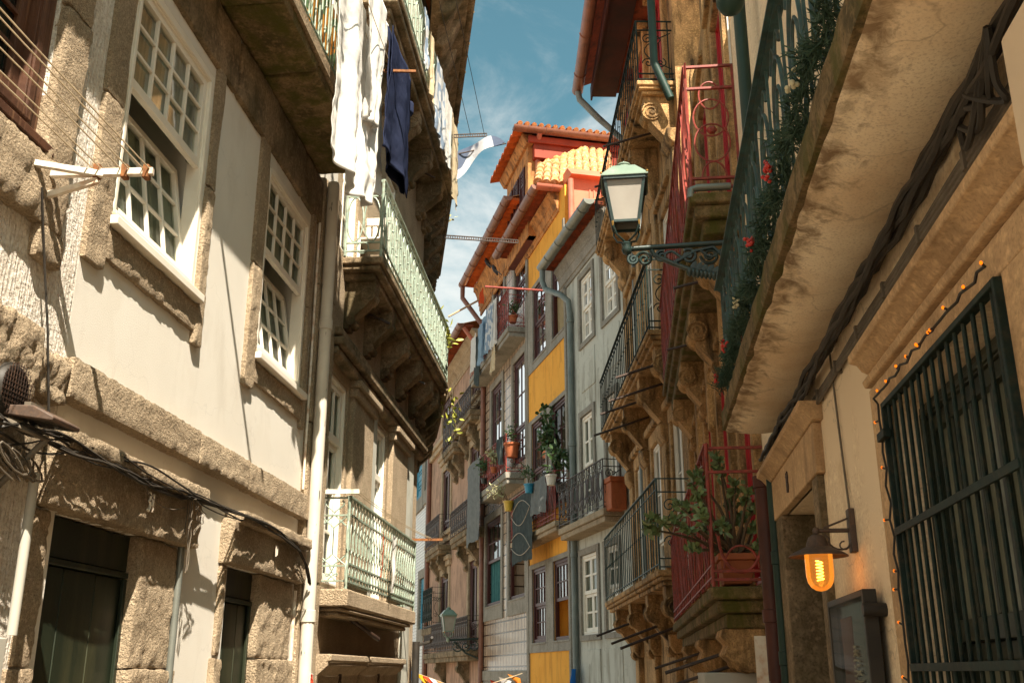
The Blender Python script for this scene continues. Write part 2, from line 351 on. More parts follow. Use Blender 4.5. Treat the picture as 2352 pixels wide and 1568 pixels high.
curtain_t = cloth('teal_curtain', (.09,.24,.24), (.06,.17,.18), ((18,18,.3), (.04,.11,.12)))
dark_room = mat('dark_interior', (.018,.015,.012), None, .9, 2, None, bump=0)
cable_m = mat('black_cable', (.020,.017,.014), (.034,.028,.022), .55, 8, None, bump=.1)
cable_g = mat('grey_cable', (.15,.125,.095), (.10,.08,.06), .6, 8, None, bump=.1)
rope = mat('clothes_line', (.50,.40,.27), (.40,.31,.2), .8, 8, None, bump=.1)
grey_box = mat('grey_cable_box', (.42,.40,.35), (.36,.34,.29), .55, 2, None, 90, (.24,.21,.17), (2,2,.5), (.6,.8), .1, 50, .003)
cream_box = mat('cream_plastic', (.62,.47,.31), (.55,.41,.27), .5, 2, None, bump=.1)
cl_white = cloth('white_linen', (.82,.80,.77), (.74,.72,.69))
cl_navy = cloth('navy_cotton', (.036,.044,.085), (.026,.032,.064))
cl_blue = cloth('pale_blue_cotton', (.33,.45,.56), (.25,.36,.48))
cl_slate = cloth('slate_cloth', (.105,.125,.125), (.075,.092,.095))
cl_grey = cloth('grey_towel', (.26,.275,.275), (.20,.215,.22))
cl_cream = cloth('cream_cloth', (.74,.62,.44), (.62,.49,.31))
cl_pattern = cloth('white_blue_print', (.72,.72,.72), (.60,.62,.66), ((7,7,5), (.30,.38,.50)))
cl_check = cloth('blue_white_check', (.66,.68,.74), (.6,.62,.7), ((5,5,2.0), (.13,.16,.24)))
cl_red = cloth('red_cloth', (.62,.09,.03), (.5,.07,.025))
cl_yellow = cloth('yellow_print', (.60,.30,.06), (.45,.18,.04), ((9,9,6), (.10,.16,.08)))
leaf_m = mat('leaf', (.060,.115,.032), (.035,.075,.02), .45, 14, None, bump=.1, spec=.5)
leaf_y = mat('yellow_green_leaf', (.33,.32,.045), (.20,.22,.035), .5, 10, None, bump=.1)  # yellow-green foliage colour
leaf_p = mat('pale_leaf', (.40,.38,.22), (.30,.30,.16), .5, 10, None, bump=.1)
leaf_j = mat('jade_leaf', (.19,.27,.11), (.10,.165,.06), .32, 9, (.17,.13,.06), 18, None, bump=.1, spec=.5)
fir = mat('garland_needles', (.026,.052,.030), (.045,.085,.055), .6, 12, None, bump=.1)
berry_m = mat('red_berry', (.55,.03,.02), (.42,.02,.015), .25, 8, None, bump=0, spec=.5)
berry_w = mat('pale_flower', (.62,.55,.36), None, .6, 8, None, bump=0)
stem_m = mat('woody_stem', (.14,.09,.05), (.09,.06,.035), .8, 10, None, bump=.4)
tan_stone = mat('tan_stone', (.56,.375,.21), (.42,.27,.145), .9, 1.6, (.28,.18,.095), 80, (.17,.10,.05), (1.4,1.4,.6), (.52,.80), .45, 60, .008)
plastic_w = mat('white_plastic', (.74,.68,.60), None, .4, 3, None, bump=0, spec=.5)
plastic_b = mat('blue_plastic', (.03,.26,.42), None, .4, 3, None, bump=0, spec=.5)
plastic_y = mat('yellow_plastic', (.66,.42,.05), None, .4, 3, None, bump=0, spec=.5)
plastic_g = mat('dark_plastic_pot', (.02,.022,.018), None, .4, 3, None, bump=0, spec=.5)
lamp_green = mat('lantern_green', (.20,.26,.205), (.15,.205,.16), .35, 4, None, 90, (.30,.34,.27), (3,3,2), (.6,.8), .08, 60, .003, spec=.6)
lamp_dgreen = mat('bracket_green', (.014,.032,.029), (.010,.022,.02), .35, 5, None, bump=.15, spec=.6)
lamp_brown = mat('rusty_brown_enamel', (.085,.058,.045), (.06,.04,.03), .6, 7, (.14,.08,.05), 40, None, bump=.2, bs=60, bdist=.003)
brass = mat('brass', (.50,.30,.09), None, .35, 4, None, bump=0, metal=.8)
cobble = mat('granite_paving', (.25,.195,.13), (.17,.13,.085), .9, 1, (.15,.12,.09), 8, None, bump=.6, bs=9, bdist=.03)
print_red = mat('sticker_red', (.5,.06,.03), None, .5, 3, None, bump=0)
chalk = mat('chalk_white', (.46,.40,.33), (.30,.25,.2), .8, 9, None, bump=0)
slate_black = mat('black_board', (.012,.011,.010), None, .25, 3, None, bump=0, spec=.5)
pigeon = mat('pigeon_feather', (.025,.022,.024), (.05,.045,.05), .6, 9, None, bump=.1)
bulb_glow = emitmat('fairy_light_glow', (1, .17, .005), .75)
filament = emitmat('filament_glow', (1, .55, .14), 6)
def amber():
    g = NG('amber_lamp_glass'); tr = g.n('ShaderNodeBsdfTransparent'); tr.inputs[0].default_value = (.95,.55,.16,1)
    gl = g.n('ShaderNodeBsdfGlossy', Roughness=.05); em = g.n('ShaderNodeEmission', Strength=.09); em.inputs[0].default_value = (1,.40,.06,1)
    fr = g.n('ShaderNodeFresnel', IOR=1.45); m = g.n('ShaderNodeMixShader'); g.l(fr.outputs[0], m.inputs[0]); g.l(tr.outputs[0], m.inputs[1]); g.l(gl.outputs[0], m.inputs[2])
    a = g.n('ShaderNodeAddShader'); g.l(m.outputs[0], a.inputs[0]); g.l(em.outputs[0], a.inputs[1]); g.l(a.outputs[0], g.out.inputs[0]); return g.m
amber_glass = amber()
# ------------------------------------------------------------------ building blocks
def wall(h, s0, s1, z0, z1, holes, m, depth=.6, back=3.0, name='wall', label=None, n0=0.0, roof=True):
    """front sheet with real openings, reveals, and a closed shell behind"""
    b = MB(); S = sorted({s0, s1, *[min(max(x, s0), s1) for q in holes for x in q[:2]]}); Z = sorted({z0, z1, *[min(max(x, z0), z1) for q in holes for x in q[2:]]})
    inside = lambda s, z: any(a < s < c and e < z < f for a, c, e, f in holes)
    for i in range(len(S)-1):
        for j in range(len(Z)-1):
            if not inside((S[i]+S[i+1])/2, (Z[j]+Z[j+1])/2):
                b.quad((S[i],n0,Z[j]), (S[i+1],n0,Z[j]), (S[i+1],n0,Z[j+1]), (S[i],n0,Z[j+1]))
    for a, c, e, f in holes:
        for p, q in (((a,e),(c,e)), ((c,e),(c,f)), ((c,f),(a,f)), ((a,f),(a,e))):
            b.quad((p[0],n0,p[1]), (q[0],n0,q[1]), (q[0],n0-depth,q[1]), (p[0],n0-depth,p[1]))
    nb = n0-depth
    b.box(s0, s1, nb-back, nb, z0, z1)
    b.quad((s0,n0,z1),(s1,n0,z1),(s1,nb,z1),(s0,nb,z1))
    b.quad((s0,n0,z0),(s0,n0,z1),(s0,nb,z1),(s0,nb,z0)); b.quad((s1,n0,z0),(s1,n0,z1),(s1,nb,z1),(s1,nb,z0))
    return b.build(name, m, h, smooth=0, label=label, recalc=False)

def pane_grid(b, s0, s1, z0, z1, n, cols, rows, bw, dep):
    for i in range(1, cols):
        s = s0 + (s1-s0)*i/cols; b.box(s-bw/2, s+bw/2, n-dep, n, z0, z1)
    for j in range(1, rows):
        z = z0 + (z1-z0)*j/rows
        for i in range(cols):
            a = s0 + (s1-s0)*i/cols + (bw/2 if i else 0); c = s0 + (s1-s0)*(i+1)/cols - (bw/2 if i < cols-1 else 0)
            b.box(a, c, n-dep+.002, n-.003, z-bw/2, z+bw/2)
def ring(b, s0, s1, n0, n1, z0, z1, w, wb=None):
    wb = wb or w
    b.box(s0, s0+w, n0, n1, z0, z1); b.box(s1-w, s1, n0, n1, z0, z1)
    b.box(s0+w, s1-w, n0, n1, z1-w, z1); b.box(s0+w, s1-w, n0, n1, z0, z0+wb)

def window(h, s0, s1, z0, z1, m=wood_white, n=-.07, cols=4, rows=3, split=.5, fw=.06, sw=.045, bw=.022, cur=curtain, gl=glass,
           sill=None, low=None, tilt=0, label=None, mull=False, name='window', open_low=False, sash_dep=.04):
    """outer frame > upper and lower sash, panes, curtain, sill"""
    if s0 > s1: s0, s1 = s1, s0
    f = MB(); ring(f, s0, s1, n-.10, n, z0, z1, fw); ring(f, s0+fw*.55, s1-fw*.55, n-.02, n+.012, z0+fw*.55, z1-fw*.55, fw*.35)
    fo = f.build(name, m, h, bevel=.004, label=label)
    a, c = s0+fw, s1-fw; zm = z0+fw + (z1-z0-2*fw)*split
    def sash(x0, x1, y0, y1, nn, cl, rw):
        b = MB(); ring(b, x0, x1, nn-sash_dep, nn, y0, y1, sw, sw*1.3); pane_grid(b, x0+sw, x1-sw, y0+sw*1.3, y1-sw, nn-.004, cl, rw, bw, .025)
        p = MB(); p.quad((x0+sw*.8,nn-.028,y0+sw*1.1), (x1-sw*.8,nn-.028,y0+sw*1.1), (x1-sw*.8,nn-.028,y1-sw*.8), (x0+sw*.8,nn-.028,y1-sw*.8))
        return b, p
    def emit(b, p, piv=None, box=None):
        q = None
        if tilt and cur and box:
            x0, x1, y0, y1, nn = box; q = MB(); ph = R.random()*6; q.sheet(lambda u, v: (x0+.02+(x1-x0-.04)*u, nn-.055+.010*math.sin(u*34+ph), y0+.02+(y1-y0-.04)*v), 40, 3)
        if piv:   # swing the top of the sash inwards about its bottom edge
            zc, nc, t = piv
            for q_ in [b, p] + ([q] if q else []):
                q_.v = [(s, nc + (nn-nc)*math.cos(t) - (z-zc)*math.sin(t), zc + (z-zc)*math.cos(t) + (nn-nc)*math.sin(t)) for s, nn, z in q_.v]
        if q: q.build('curtain', cur, h, fo)
        b.build('sash', m, h, fo, bevel=.003); p.build('pane', gl, h, fo, smooth=0)
    lows = low or (cols, rows)
    groups = [(a, (a+c)/2-.012), ((a+c)/2+.012, c)] if mull else [(a, c)]
    for x0, x1 in groups:
        if split < 1: emit(*sash(x0, x1, zm+.002, z1-fw, n-.015, cols, rows), box=(x0, x1, zm, z1-fw, n-.015))
        if split > 0 and not open_low: emit(*sash(x0, x1, z0+fw, zm-.002, n-.045 if not tilt else n-.03, *lows), piv=(z0+fw, n-.05, tilt) if tilt else None, box=(x0, x1, z0+fw, zm, n-.03))
    if cur and not tilt:
        q = MB(); ph = R.random()*6
        q.sheet(lambda u, v: (a+(c-a)*u, n-.13+.018*math.sin(u*34+ph)+.012*math.sin(u*13+v*2), z0+fw+(z1-z0-fw)*v), 40, 4)
        q.build('curtain', cur, h, fo)
    if sill:
        q = MB(); q.box(s0-sill[0], s1+sill[0], n-.05, sill[1], z0-sill[2], z0-.002); q.build('sill', sill[3] if len(sill) > 3 else m, h, fo, bevel=.006)
    return fo
def wpx(F, xl, yt, xr, yb, n=0):
    a, zt = F.px(xl, yt, n); c, zb = F.px(xr, yb, n)
    return min(a, c), max(a, c), zb, zt

def surround(h, s0, s1, z0, z1, w=.15, n=.03, m=granite, wb=None, name='window_surround', label=None, bev=.008):
    b = MB(); wb = w if wb is None else wb
    b.box(s0-w, s0, -.05, n, z0-wb, z1+w); b.box(s1, s1+w, -.05, n, z0-wb, z1+w); b.box(s0, s1, -.05, n-.003, z1, z1+w)
    if wb: b.box(s0, s1, -.05, n-.003, z0-wb, z0)
    return b.build(name, m, h, bevel=bev, label=label)

def rail(b, P0, P1, z0, z1, style, sp=.1, r=.008, top=True, seed=3):
    rr = random.Random(seed); A = Vector((P0[0], P0[1], 0)); B = Vector((P1[0], P1[1], 0)); L = (B-A).length; d = (B-A).normalized(); H = z1-z0
    X = lambda u, w: (A.x+d.x*u, A.y+d.y*u, z0+H*w)
    nrm = Vector((-d.y, d.x, 0))
    if top:
        b.bar(X(-.01,1), X(L+.01,1), .045, .016); b.bar(X(0,.035), X(L,.035), .022, .014)
    n = max(2, round(L/sp))
    xs = [L*i/n for i in range(n+1)]
    def curve(fn, a, c, k=10, rad=None, closed=False): b.tube([X(*fn(a+(c-a)*i/k)) for i in range(k if closed else k+1)], rad or r, 5, closed)
    def ringc(cx, cy, rx, ry, k=14, rad=None): curve(lambda t: (cx+rx*math.cos(t), cy+ry*math.sin(t)/H), 0, 2*PI, k, rad, True)
    if style == 'bars':
        b.bar(X(0,.88), X(L,.88), .018, .012)
        for u in xs: b.tube([X(u,.0), X(u,1)], r, 5)
        for u in xs: b.lathe(X(u,.5), [(r, -.018), (r*2.0, -.006), (r*2.0, .006), (r, .018)], 6)
    elif style == 'lyre':
        b.bar(X(0,.90), X(L,.90), .02, .012); b.bar(X(0,.14), X(L,.14), .02, .012)
        for i, u in enumerate(xs[:-1]):
            v = xs[i+1]; w = (v-u)
            b.bar(X(u+w*.12,.20), X(u+w*.12,.76), .012, .010) ; b.bar(X(u+w*.88,.20), X(u+w*.88,.76), .012, .010)
            curve(lambda t: (u+w*.5-w*.38*math.cos(t), .76+.13*math.sin(t)), 0, PI, 8, r*1.15)
            curve(lambda t: (u+w*.5-w*.38*math.cos(t), .20-.09*math.sin(t)), 0, PI, 8, r*1.15)
            b.tube([X(u+w*.5,.0), X(u+w*.5,1)], r*.9, 5)
            for q in (.36, .60): b.lathe(X(u+w*.5, q), [(r, -.014), (r*2, 0), (r, .014)], 6)
    elif style == 'twist':
        b.bar(X(0,.80), X(L,.80), .02, .016); b.bar(X(0,.24), X(L,.24), .02, .016); b.bar(X(0,.10), X(L,.10), .022, .014)
        for i, u in enumerate(xs):
            for sg in (-1, 1):
                f = lambda t: (u + sg*sp*.36*(math.cos((t-.56)*14)*.5+.5 if t > .60 or t < .40 else (.5*math.cos((.60-.56)*14)+.5)), t)
                curve(f, 0, 1, 20, r)
    elif style == 'scroll':
        b.bar(X(0,.84), X(L,.84), .014, .01); b.bar(X(0,.15), X(L,.15), .014, .01)
        for i, u in enumerate(xs[:-1]):
            v = xs[i+1]; w = v-u; c = (u+v)/2
            b.tube([X(u,0), X(u,1)], r, 5)
            ringc(c, .55, w*.30, H*.20); ringc(c, .92, w*.16, H*.06, 8); ringc(c, .27, w*.24, H*.09, 10)
            for sg in (-1, 1):
                curve(lambda t: (c+sg*w*(.10+.30*math.sin(t*PI)), .16+.68*t), 0, 1, 8)
                ringc(c+sg*w*.34, .70, w*.11, H*.05, 8); ringc(c+sg*w*.34, .30, w*.11, H*.05, 8)
        b.tube([X(L,0), X(L,1)], r, 5)
    elif style == 'wavy':
        for u in xs:
            ph = rr.random()*6; am = sp*.42
            curve(lambda t: (u+am*math.sin(t*9+ph), t), 0, 1, 12)
        b.bar(X(0,.12), X(L,.12), .02, .014); b.tube([X(0,0), X(0,1)], r*1.6, 5)
    elif style == 'loops':
        for i, u in enumerate(xs[:-1]):
            v = xs[i+1]; w = v-u; c = (u+v)/2
            for q in (.06,): b.bar(X(u+w*q,.0), X(u+w*q,1), .014, .008)
            curve(lambda t: (c+w*.30*math.cos(t), .50+.36*math.sin(t)), 0, 2*PI, 18, r*1.25, True)
            curve(lambda t: (c+w*.17*math.cos(t), .50+.20*math.sin(t)), 0, 2*PI, 14, r, True)
            for sg in (-1, 1):
                curve(lambda t: (c+sg*w*.27*(1-math.cos(t))*.5+sg*.005, .86+.10*math.sin(t)), 0, PI, 7, r)
                curve(lambda t: (c+sg*w*.27*(1-math.cos(t))*.5+sg*.005, .14-.10*math.sin(t)), 0, PI, 7, r)
    return X

def slab_layers(b, s0, s1, n, z, layers, n0=-.02):
    """stepped mouldings: (inset, z_top, z_bottom) below z"""
    for ins, a, c in layers: b.box(s0+ins, s1-ins, n0, n-ins, z+c, z+a)

def corbel(b, s, w, d, zt, hh, vol=True):
    P = []
    for i in range(13):
        t = i/12; P.append((d*(.92-.75*t+.10*math.sin(t*PI*2)), -hh*(.22+.78*t)))
    poly = [(-.02, zt), (d, zt), (d, zt-.10*hh), (d*.97, zt-.20*hh)] + [(max(p[0], .0), zt+p[1]) for p in P] + [(-.02, zt-hh)]
    b.prism(poly, 's', s-w/2, s+w/2)
    if vol:
        for (cn, cz, rr_) in ((d*.76, zt-.28*hh, .155*hh), (d*.22, zt-.84*hh, .10*hh)):
            for e in (-1, 1): b.tube([(s+e*w*.60, cn+rr_*(1-t/24)*math.cos(t*.62), cz+rr_*(1-t/24)*math.sin(t*.62)) for t in range(23)], rr_*.11, 5)
            pr = []
            for k in range(9):
                x = -w*.58 + w*1.16*k/8; pr.append((rr_*(.80 + .20*abs(k-4)/4 + (.08 if k % 2 else 0)), x))
            b.lathe((s, cn, cz), [(rr_*.25, -w*.59)] + pr + [(rr_*.25, w*.59)], 14, 's')

def leaf(b, c, d, L, W, up=None):
    d = Vector(d).normalized(); up = Vector(up or (R.uniform(-1,1), R.uniform(-1,1), R.uniform(-.2,1))); x = d.cross(up)
    if x.length < 1e-3: x = d.cross(Vector((1,0,.3)))
    x.normalize(); y = x.cross(d); c = Vector(c)
    p = [c, c+d*L*.4+x*W/2+y*L*.05, c+d*L*.8+x*W*.32, c+d*L, c+d*L*.8-x*W*.32, c+d*L*.4-x*W/2+y*L*.05]
    b.add([tuple(q) for q in p], [(0,1,2,3), (0,3,4,5)])
def rdir(): 
    while True:
        v = Vector((R.uniform(-1,1), R.uniform(-1,1), R.uniform(-1,1)))
        if .1 < v.length < 1: return v.normalized()

def sheet_cloth(b, s0, s1, n, zt, zb, fold=.03, k=3, sway=0.0, ph=0, taper=0, nu=22, nv=16, along='s', ragged=0.0, n1=None):
    def fn(u, v):
        am = fold*(.35+.65*v); s = s0+(s1-s0)*(u + taper*v*(.5-u)); 
        o = am*math.sin(u*k*2*PI+ph+v*1.1) + am*.45*math.sin(u*k*4.7*PI+v*3+ph) + sway*v
        nn = n + ((n1-n)*u if n1 is not None else 0)
        z = zt+(zb-zt)*v + ragged*v*math.sin(u*5+ph)
        q = Vector((s*3.1, z*3.1, ph)); w = .020*noise.noise(q*1.3)+.011*noise.noise(q*3.1)+.005*noise.noise(q*7)
        return (s+.25*o+.4*w, nn+o+w*(.4+v), z+.05*v*noise.noise(q*2+Vector((5,1,2))))
    b.sheet(fn, nu, nv)

def half_gutter(b, s0, s1, n, z, r, k=10, joints=.9):
    vs = []; fs = []
    for s in (s0, s1):
        for rad in (r, r*.88):
            for j in range(k+1):
                t = PI*j/k; vs.append((s, n+rad*math.cos(t), z-rad*math.sin(t)))
    m = k+1
    for j in range(k):
        fs += [(j, j+1, 2*m+j+1, 2*m+j), (m+j, 3*m+j, 3*m+j+1, m+j+1), (j, m+j, m+j+1, j+1), (2*m+j, 2*m+j+1, 3*m+j+1, 3*m+j)]
    fs += [(0, 2*m, 3*m, m), (k, m+k, 3*m+k, 2*m+k)]
    b.add(vs, fs)
    b.add([(s, n+r*.97*math.cos(PI*j/k), z-r*.97*math.sin(PI*j/k)) for s in (s0+.004,) for j in range(m)], [tuple(range(m))])
    b.add([(s, n+r*.97*math.cos(PI*j/k), z-r*.97*math.sin(PI*j/k)) for s in (s1-.004,) for j in range(m)], [tuple(range(m))])
    q = s0+joints*.5
    while q < s1:
        b.tube([(q, n+r*1.03*math.cos(PI*j/k), z-r*1.03*math.sin(PI*j/k)) for j in range(m)], r*.10, 5); q += joints
def eave_tiles(b, s0, s1, n0, n1, z0, z1, pitch=.22):
    """underside of a tiled eave: corrugated sheet running out from the wall, closed on top"""
    k = max(4, int((s1-s0)/(pitch*1.35))); nu = k*8
    f = lambda u, v, o: (s0+(s1-s0)*u, n0+(n1-n0)*v, z0+(z1-z0)*v + .11*abs(math.sin(u*k*PI)) + o)
    b.sheet(lambda u, v: f(u, v, 0), nu, 3); b.sheet(lambda u, v: f(u, v, .07), nu, 3)
    b.sheet(lambda u, v: f(u, 1, .07*v), nu, 1); b.sheet(lambda u, v: f(0, u, .07*v), 3, 1); b.sheet(lambda u, v: f(1, u, .07*v), 3, 1)
def volume_leaves(b, c, rad, n, L, W, grav=0.0):
    for _ in range(n):
        d = rdir(); p = Vector(c)+Vector((d.x*rad[0], d.y*rad[1], d.z*rad[2]))*R.random()**.4
        leaf(b, p, d+Vector((0,0,-grav)), L*R.uniform(.6,1.2), W*R.uniform(.7,1.2))
def strokes(b, F_s, n, z, w, h, lines, r):
    for ln in lines: b.tube([(F_s+w*x, n, z+h*y) for x, y in ln], r, 5)
# ================================================================== LEFT SIDE
GB = -3.0   # walls run down to here (the lane falls away downhill)
# ---- nearest house: rough white plaster
h0 = thing(FL, 2.2, 0, 0, 'townhouse', 'rough white plastered house at the near left, with brown window and granite blocks', 'house', 'houses along the left side of the lane')
bx = 4.545
bw0 = (2.85, 4.06, 3.97, 5.62)
wall(h0, -1.2, bx, -.3, 9.5, [bw0, (2.2, 3.55, -.3, 2.3)], plaster_rough)
window(h0, *bw0, m=wood_brown, n=-.02, cols=3, rows=3, fw=.13, sw=.07, cur=curtain_t, gl=glass_dark, sill=(.06,.05,.05,wood_brown))
b = MB()
b.rough(4.06, 4.29, -.2, .045, 4.75, 5.78, .006, .06, .015); b.rough(4.06, 4.30, -.2, .05, 3.9, 4.74, .009, .05, .018, 9); b.rough(2.4, 4.30, -.2, .055, 3.58, 3.91, .012, .045, .02, 10); b.rough(4.10, 4.33, -.2, .05, 3.42, 3.60, .012, .045, .02, 10)
b.build('window_surround', granite, h0)
b = MB(); b.rough(2.3, 3.5, -.2, .09, 2.72, 3.12, .015, .04, .025, 11); b.rough(3.48, 4.2, -.2, .10, 2.74, 3.09, .016, .04, .025, 11); b.rough(4.16, 4.5, -.2, .075, 2.80, 3.02, .016, .04, .025, 11)
b.build('stone_ledge', granite, h0)
b = MB(); b.rough(3.55, 4.02, -.3, .08, 1.2, 2.45, .018, .04, .03, 9); b.rough(3.6, 4.4, -.3, .06, 2.42, 2.72, .016, .04, .03, 9); b.rough(3.58, 4.1, -.3, .09, .2, 1.22, .018, .04, .03, 9)
b.build('quoin_stones', granite, h0)
b = MB(); b.box(2.2, 3.55, -.5, -.3, -.3, 2.3); b.build('door', wood_green, h0)

# ---- cream plastered house with two white windows and two green doors
h1 = thing(FL, bx, 0, 0, 'townhouse', 'cream plastered house with two white sash windows over two dark green doors', 'house', 'houses along the left side of the lane')
w1 = (4.76, 5.955, 3.92, 5.52); w2 = (7.13, 8.34, 3.90, 5.51)
d1 = (4.655, 5.60, -.4, 2.33); d2 = (6.985, 7.67, -.5, 2.31)
wall(h1, bx+.003, L1E, -.6, 9.5, [w1, w2, d1, d2], plaster)
for q in (w1, w2): window(h1, *q, n=.0, cols=4, rows=3, split=.545, fw=.08, sw=.045, bw=.020, tilt=math.radians(9.5), low=(4,3), sill=(.02,.075,.055))
def legs(s0, s1, w, k0, k1, zb, zt, ap):
    b = MB()
    b.rough(s0-k0, s0, -.15, .035, zb+.0, zb+.95, .008, .04, .012, 10, .006); b.rough(s0-k0, s0, -.15, .03, zb+.96, zt, .003, .06, .008)
    b.rough(s1, s1+k1, -.15, .035, zb, zb+1.1, .008, .04, .012, 10, .006); b.rough(s1, s1+k1, -.15, .03, zb+1.11, zt, .003, .06, .008)
    b.rough(s0-.01, s1+.01, -.15, .03, ap, w-.04, .008, .04, .012, 10, .006)
    return b.build('window_surround', granite, h1)
legs(4.75, 5.965, 3.90, .205, .125, 3.60, 5.70, 3.68); legs(7.12, 8.35, 3.88, .20, .10, 3.60, 5.70, 3.67)
b = MB(); b.rough(bx+.01, 6.3, -.1, .04, 5.60, 6.06, .006); b.rough(6.31, 8.0, -.1, .045, 5.60, 6.06, .006); b.rough(8.01, L1E, -.1, .04, 5.60, 6.06, .006); b.build('lintel_course', granite_dark, h1)
b = MB(); b.rough(bx-.05, 6.12, -.1, .085, 2.85, 3.055, .006, .04, .012, 16, .005); b.rough(6.13, 7.05, -.1, .085, 2.85, 3.05, .006, .04, .012, 16, .004); b.rough(7.06, 8.62, -.1, .08, 2.845, 3.05, .007, .05, .014, 16, .005)
b.build('stone_ledge', granite, h1)
def doorway(q, lint, jl, jr, split_j):
    s0, s1, zb, zt = q
    b = MB()
    b.rough(lint[0], lint[1], -.22, .10, zt, zt+.30, .008, .035, .012, 12, .006); b.rough(lint[0]+.05, lint[1]-.02, -.05, .15, zt+.27, zt+.36, .008, .035, .018, 10, .008)
    b.build('door_lintel', granite, h1)
    b = MB()
    for a, c in ((s0-jl, s0-.075), (s1-.05, s1+jr)):
        zs = [zb-.2] + split_j + [zt-.005]
        for i in range(len(zs)-1): b.rough(a - (.04 if i % 2 else 0)*(a < s0), c + (.05 if i % 2 else -.03)*(c > s1), -.28, .030+.02*(i % 2), zs[i]+.003, zs[i+1]-.002, .009, .035, .014, 11, .010); b.cut()
    b.build('door_jamb', granite, h1)
    b = MB(); a, c = s0+.02, s1-.02; mid = (a+c)/2+.06
    b.box(a-.1, c, -.10, -.040, zt-.20, zt-.01); b.box(a-.1, c, -.08, -.025, zt-.235, zt-.205)
    k = a-.1
    while k < c-.05:
        e = min(k+(c-a+.1)/3.02, c); b.box(k+.004, e-.004, -.10, -.055, zb, zt-.24); k = e
    b.box(c-.06, c, -.052, -.030, zb, zt-.24)
    b.build('door', wood_green, h1, bevel=.004)
    b = MB(); b.box(a, c, -.60, -.12, zb, zt-.005); b.build('door_backing', dark_room, h1, smooth=0)
doorway(d1, (4.42, 6.2), .22, .50, [.9, 1.62]); doorway(d2, (6.80, 8.55), .17, .80, [.85, 1.70])
b = MB(); 
for z0_, z1_ in ((-.6, 1.0), (1.01, 2.35), (2.36, 3.7), (3.71, 5.0), (5.01, 6.1)): b.rough(8.56, L1E+.02, -.1, .06, z0_, z1_, .008, .12, .02)
b.build('corner_pilaster', granite, h1)
b = MB(); b.tube([(8.50, .03, .2), (8.50, .03, 2.25)], .018); b.cut(); b.tube([(8.53,.035,3.1), (8.53,.035,5.6)], .012, 5); b.build('white_render_strip', steel_white, h1)
b = MB()  # "34" on the first lintel, a worn numeral on the second
strokes(b, 5.36, .128, 2.44, .07, .10, [[(0,.95),(.25,1),(.42,.85),(.35,.62),(.15,.55),(.38,.48),(.45,.2),(.25,0),(0,.08)], [(.95,0),(.95,1),(.6,.35),(1.05,.35)]], .0065)
b.cut(); strokes(b, 7.62, .128, 2.43, .05, .09, [[(0,1),(.3,.1),(.45,.9)], [(.75,1),(.8,.2)]], .005)
b.build('house_number', steel_white, h1)
# upper balcony of the cream house
b = MB()
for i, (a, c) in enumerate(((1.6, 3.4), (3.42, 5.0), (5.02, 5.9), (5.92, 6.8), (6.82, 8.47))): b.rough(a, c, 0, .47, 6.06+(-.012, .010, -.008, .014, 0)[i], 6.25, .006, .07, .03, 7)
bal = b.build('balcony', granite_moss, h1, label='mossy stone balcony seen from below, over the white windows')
b = MB(); b.box(1.6, 8.5, .44, .50, 6.16, 6.262); b.build('slab_edge', granite_dark, h1, bal)
b = MB(); rail(b, (2.0,.45), (8.42,.45), 6.27, 7.15, 'lyre', .27, .007); rail(b, (8.42,.02), (8.42,.45), 6.27, 7.15, 'bars', .1); b.build('railing', iron_green, h1, bal)

# ---- granite house with balconies
h2 = thing(FL2, 0, 0, 0, 'townhouse', 'brown granite house with pale green iron balconies, beside the white drainpipe', 'house', 'houses along the left side of the lane')
dA = (.18, .90, 2.36, 4.42); dB = (2.28, 2.98, 2.36, 4.42); dA2 = (.2, .92, 5.72, 7.75); dB2 = (2.3, 3.0, 5.72, 7.75)
s1_, s2_ = (.15, 1.35, -1, 1.40), (2.0, 3.3, -1, 1.40)
wall(h2, 0, L2E, GB, 12.0, [dA, dB, dA2, dB2, s1_, s2_], granite, back=3.5)
for q in (dA, dB, dA2, dB2): window(h2, *q, n=-.03, cols=2, rows=1, split=.70, low=(2,3), fw=.07, sw=.06, bw=.03)
for q in (dA, dB):
    pass
b = MB()
for a, c, n in ((1.0, 1.98, .05), (3.1, 4.1, .06)): b.cut(); b.box(a, c, -.02, n, 2.34, 4.35); b.box(a-.04, c+.04, -.02, n+.04, 4.35, 4.45); b.box(a-.07, c+.07, -.02, n+.08, 4.45, 4.52)
b.build('pilaster', granite, h2, bevel=.01)
b = MB(); b.box(2.02, 2.24, -.02, .03, 2.34, 4.6); b.cut(); b.box(4.2, 4.75, -.02, .03, GB, 4.9); b.build('white_render_strip', plaster_grey, h2)
b = MB()
for z, n in ((4.52, .10), (4.62, .15), (4.72, .12)): b.box(0, L2E, -.02, n, z, z+.085)
b.build('string_course', granite_dark, h2, bevel=.02)
def stone_balcony(h, s0, s1, n, z, rh, style, sp, im, sm, cs, layers, cw=.22, cd=None, ch=.6, label=None, side='bars', r=.008, vol=True, sides=(0,1), cm=None):
    b = MB(); slab_layers(b, s0, s1, n, z, layers); o = b.build('balcony', sm, h, bevel=.018, label=label)
    zb = z + layers[-1][2]
    for s in cs:
        b = MB(); corbel(b, s, cw, cd or n*.85, zb-.002, ch, vol); b.build('corbel', cm or sm, h, o)
    if im:
        b = MB(); rail(b, (s0+.03, n-.03), (s1-.03, n-.03), z+.04, z+rh, style, sp, r)
        for k in sides:
            s = (s0+.03, s1-.03)[k]
            if callable(side): side(b, s, n)
            else: rail(b, (s, .0), (s, n-.03), z+.04, z+rh, side, .1, r)
            b.tube([(s, n-.03, z), (s, n-.03, z+rh+.01)], .016, 6)
        b.build('railing', im, h, o)
    return o
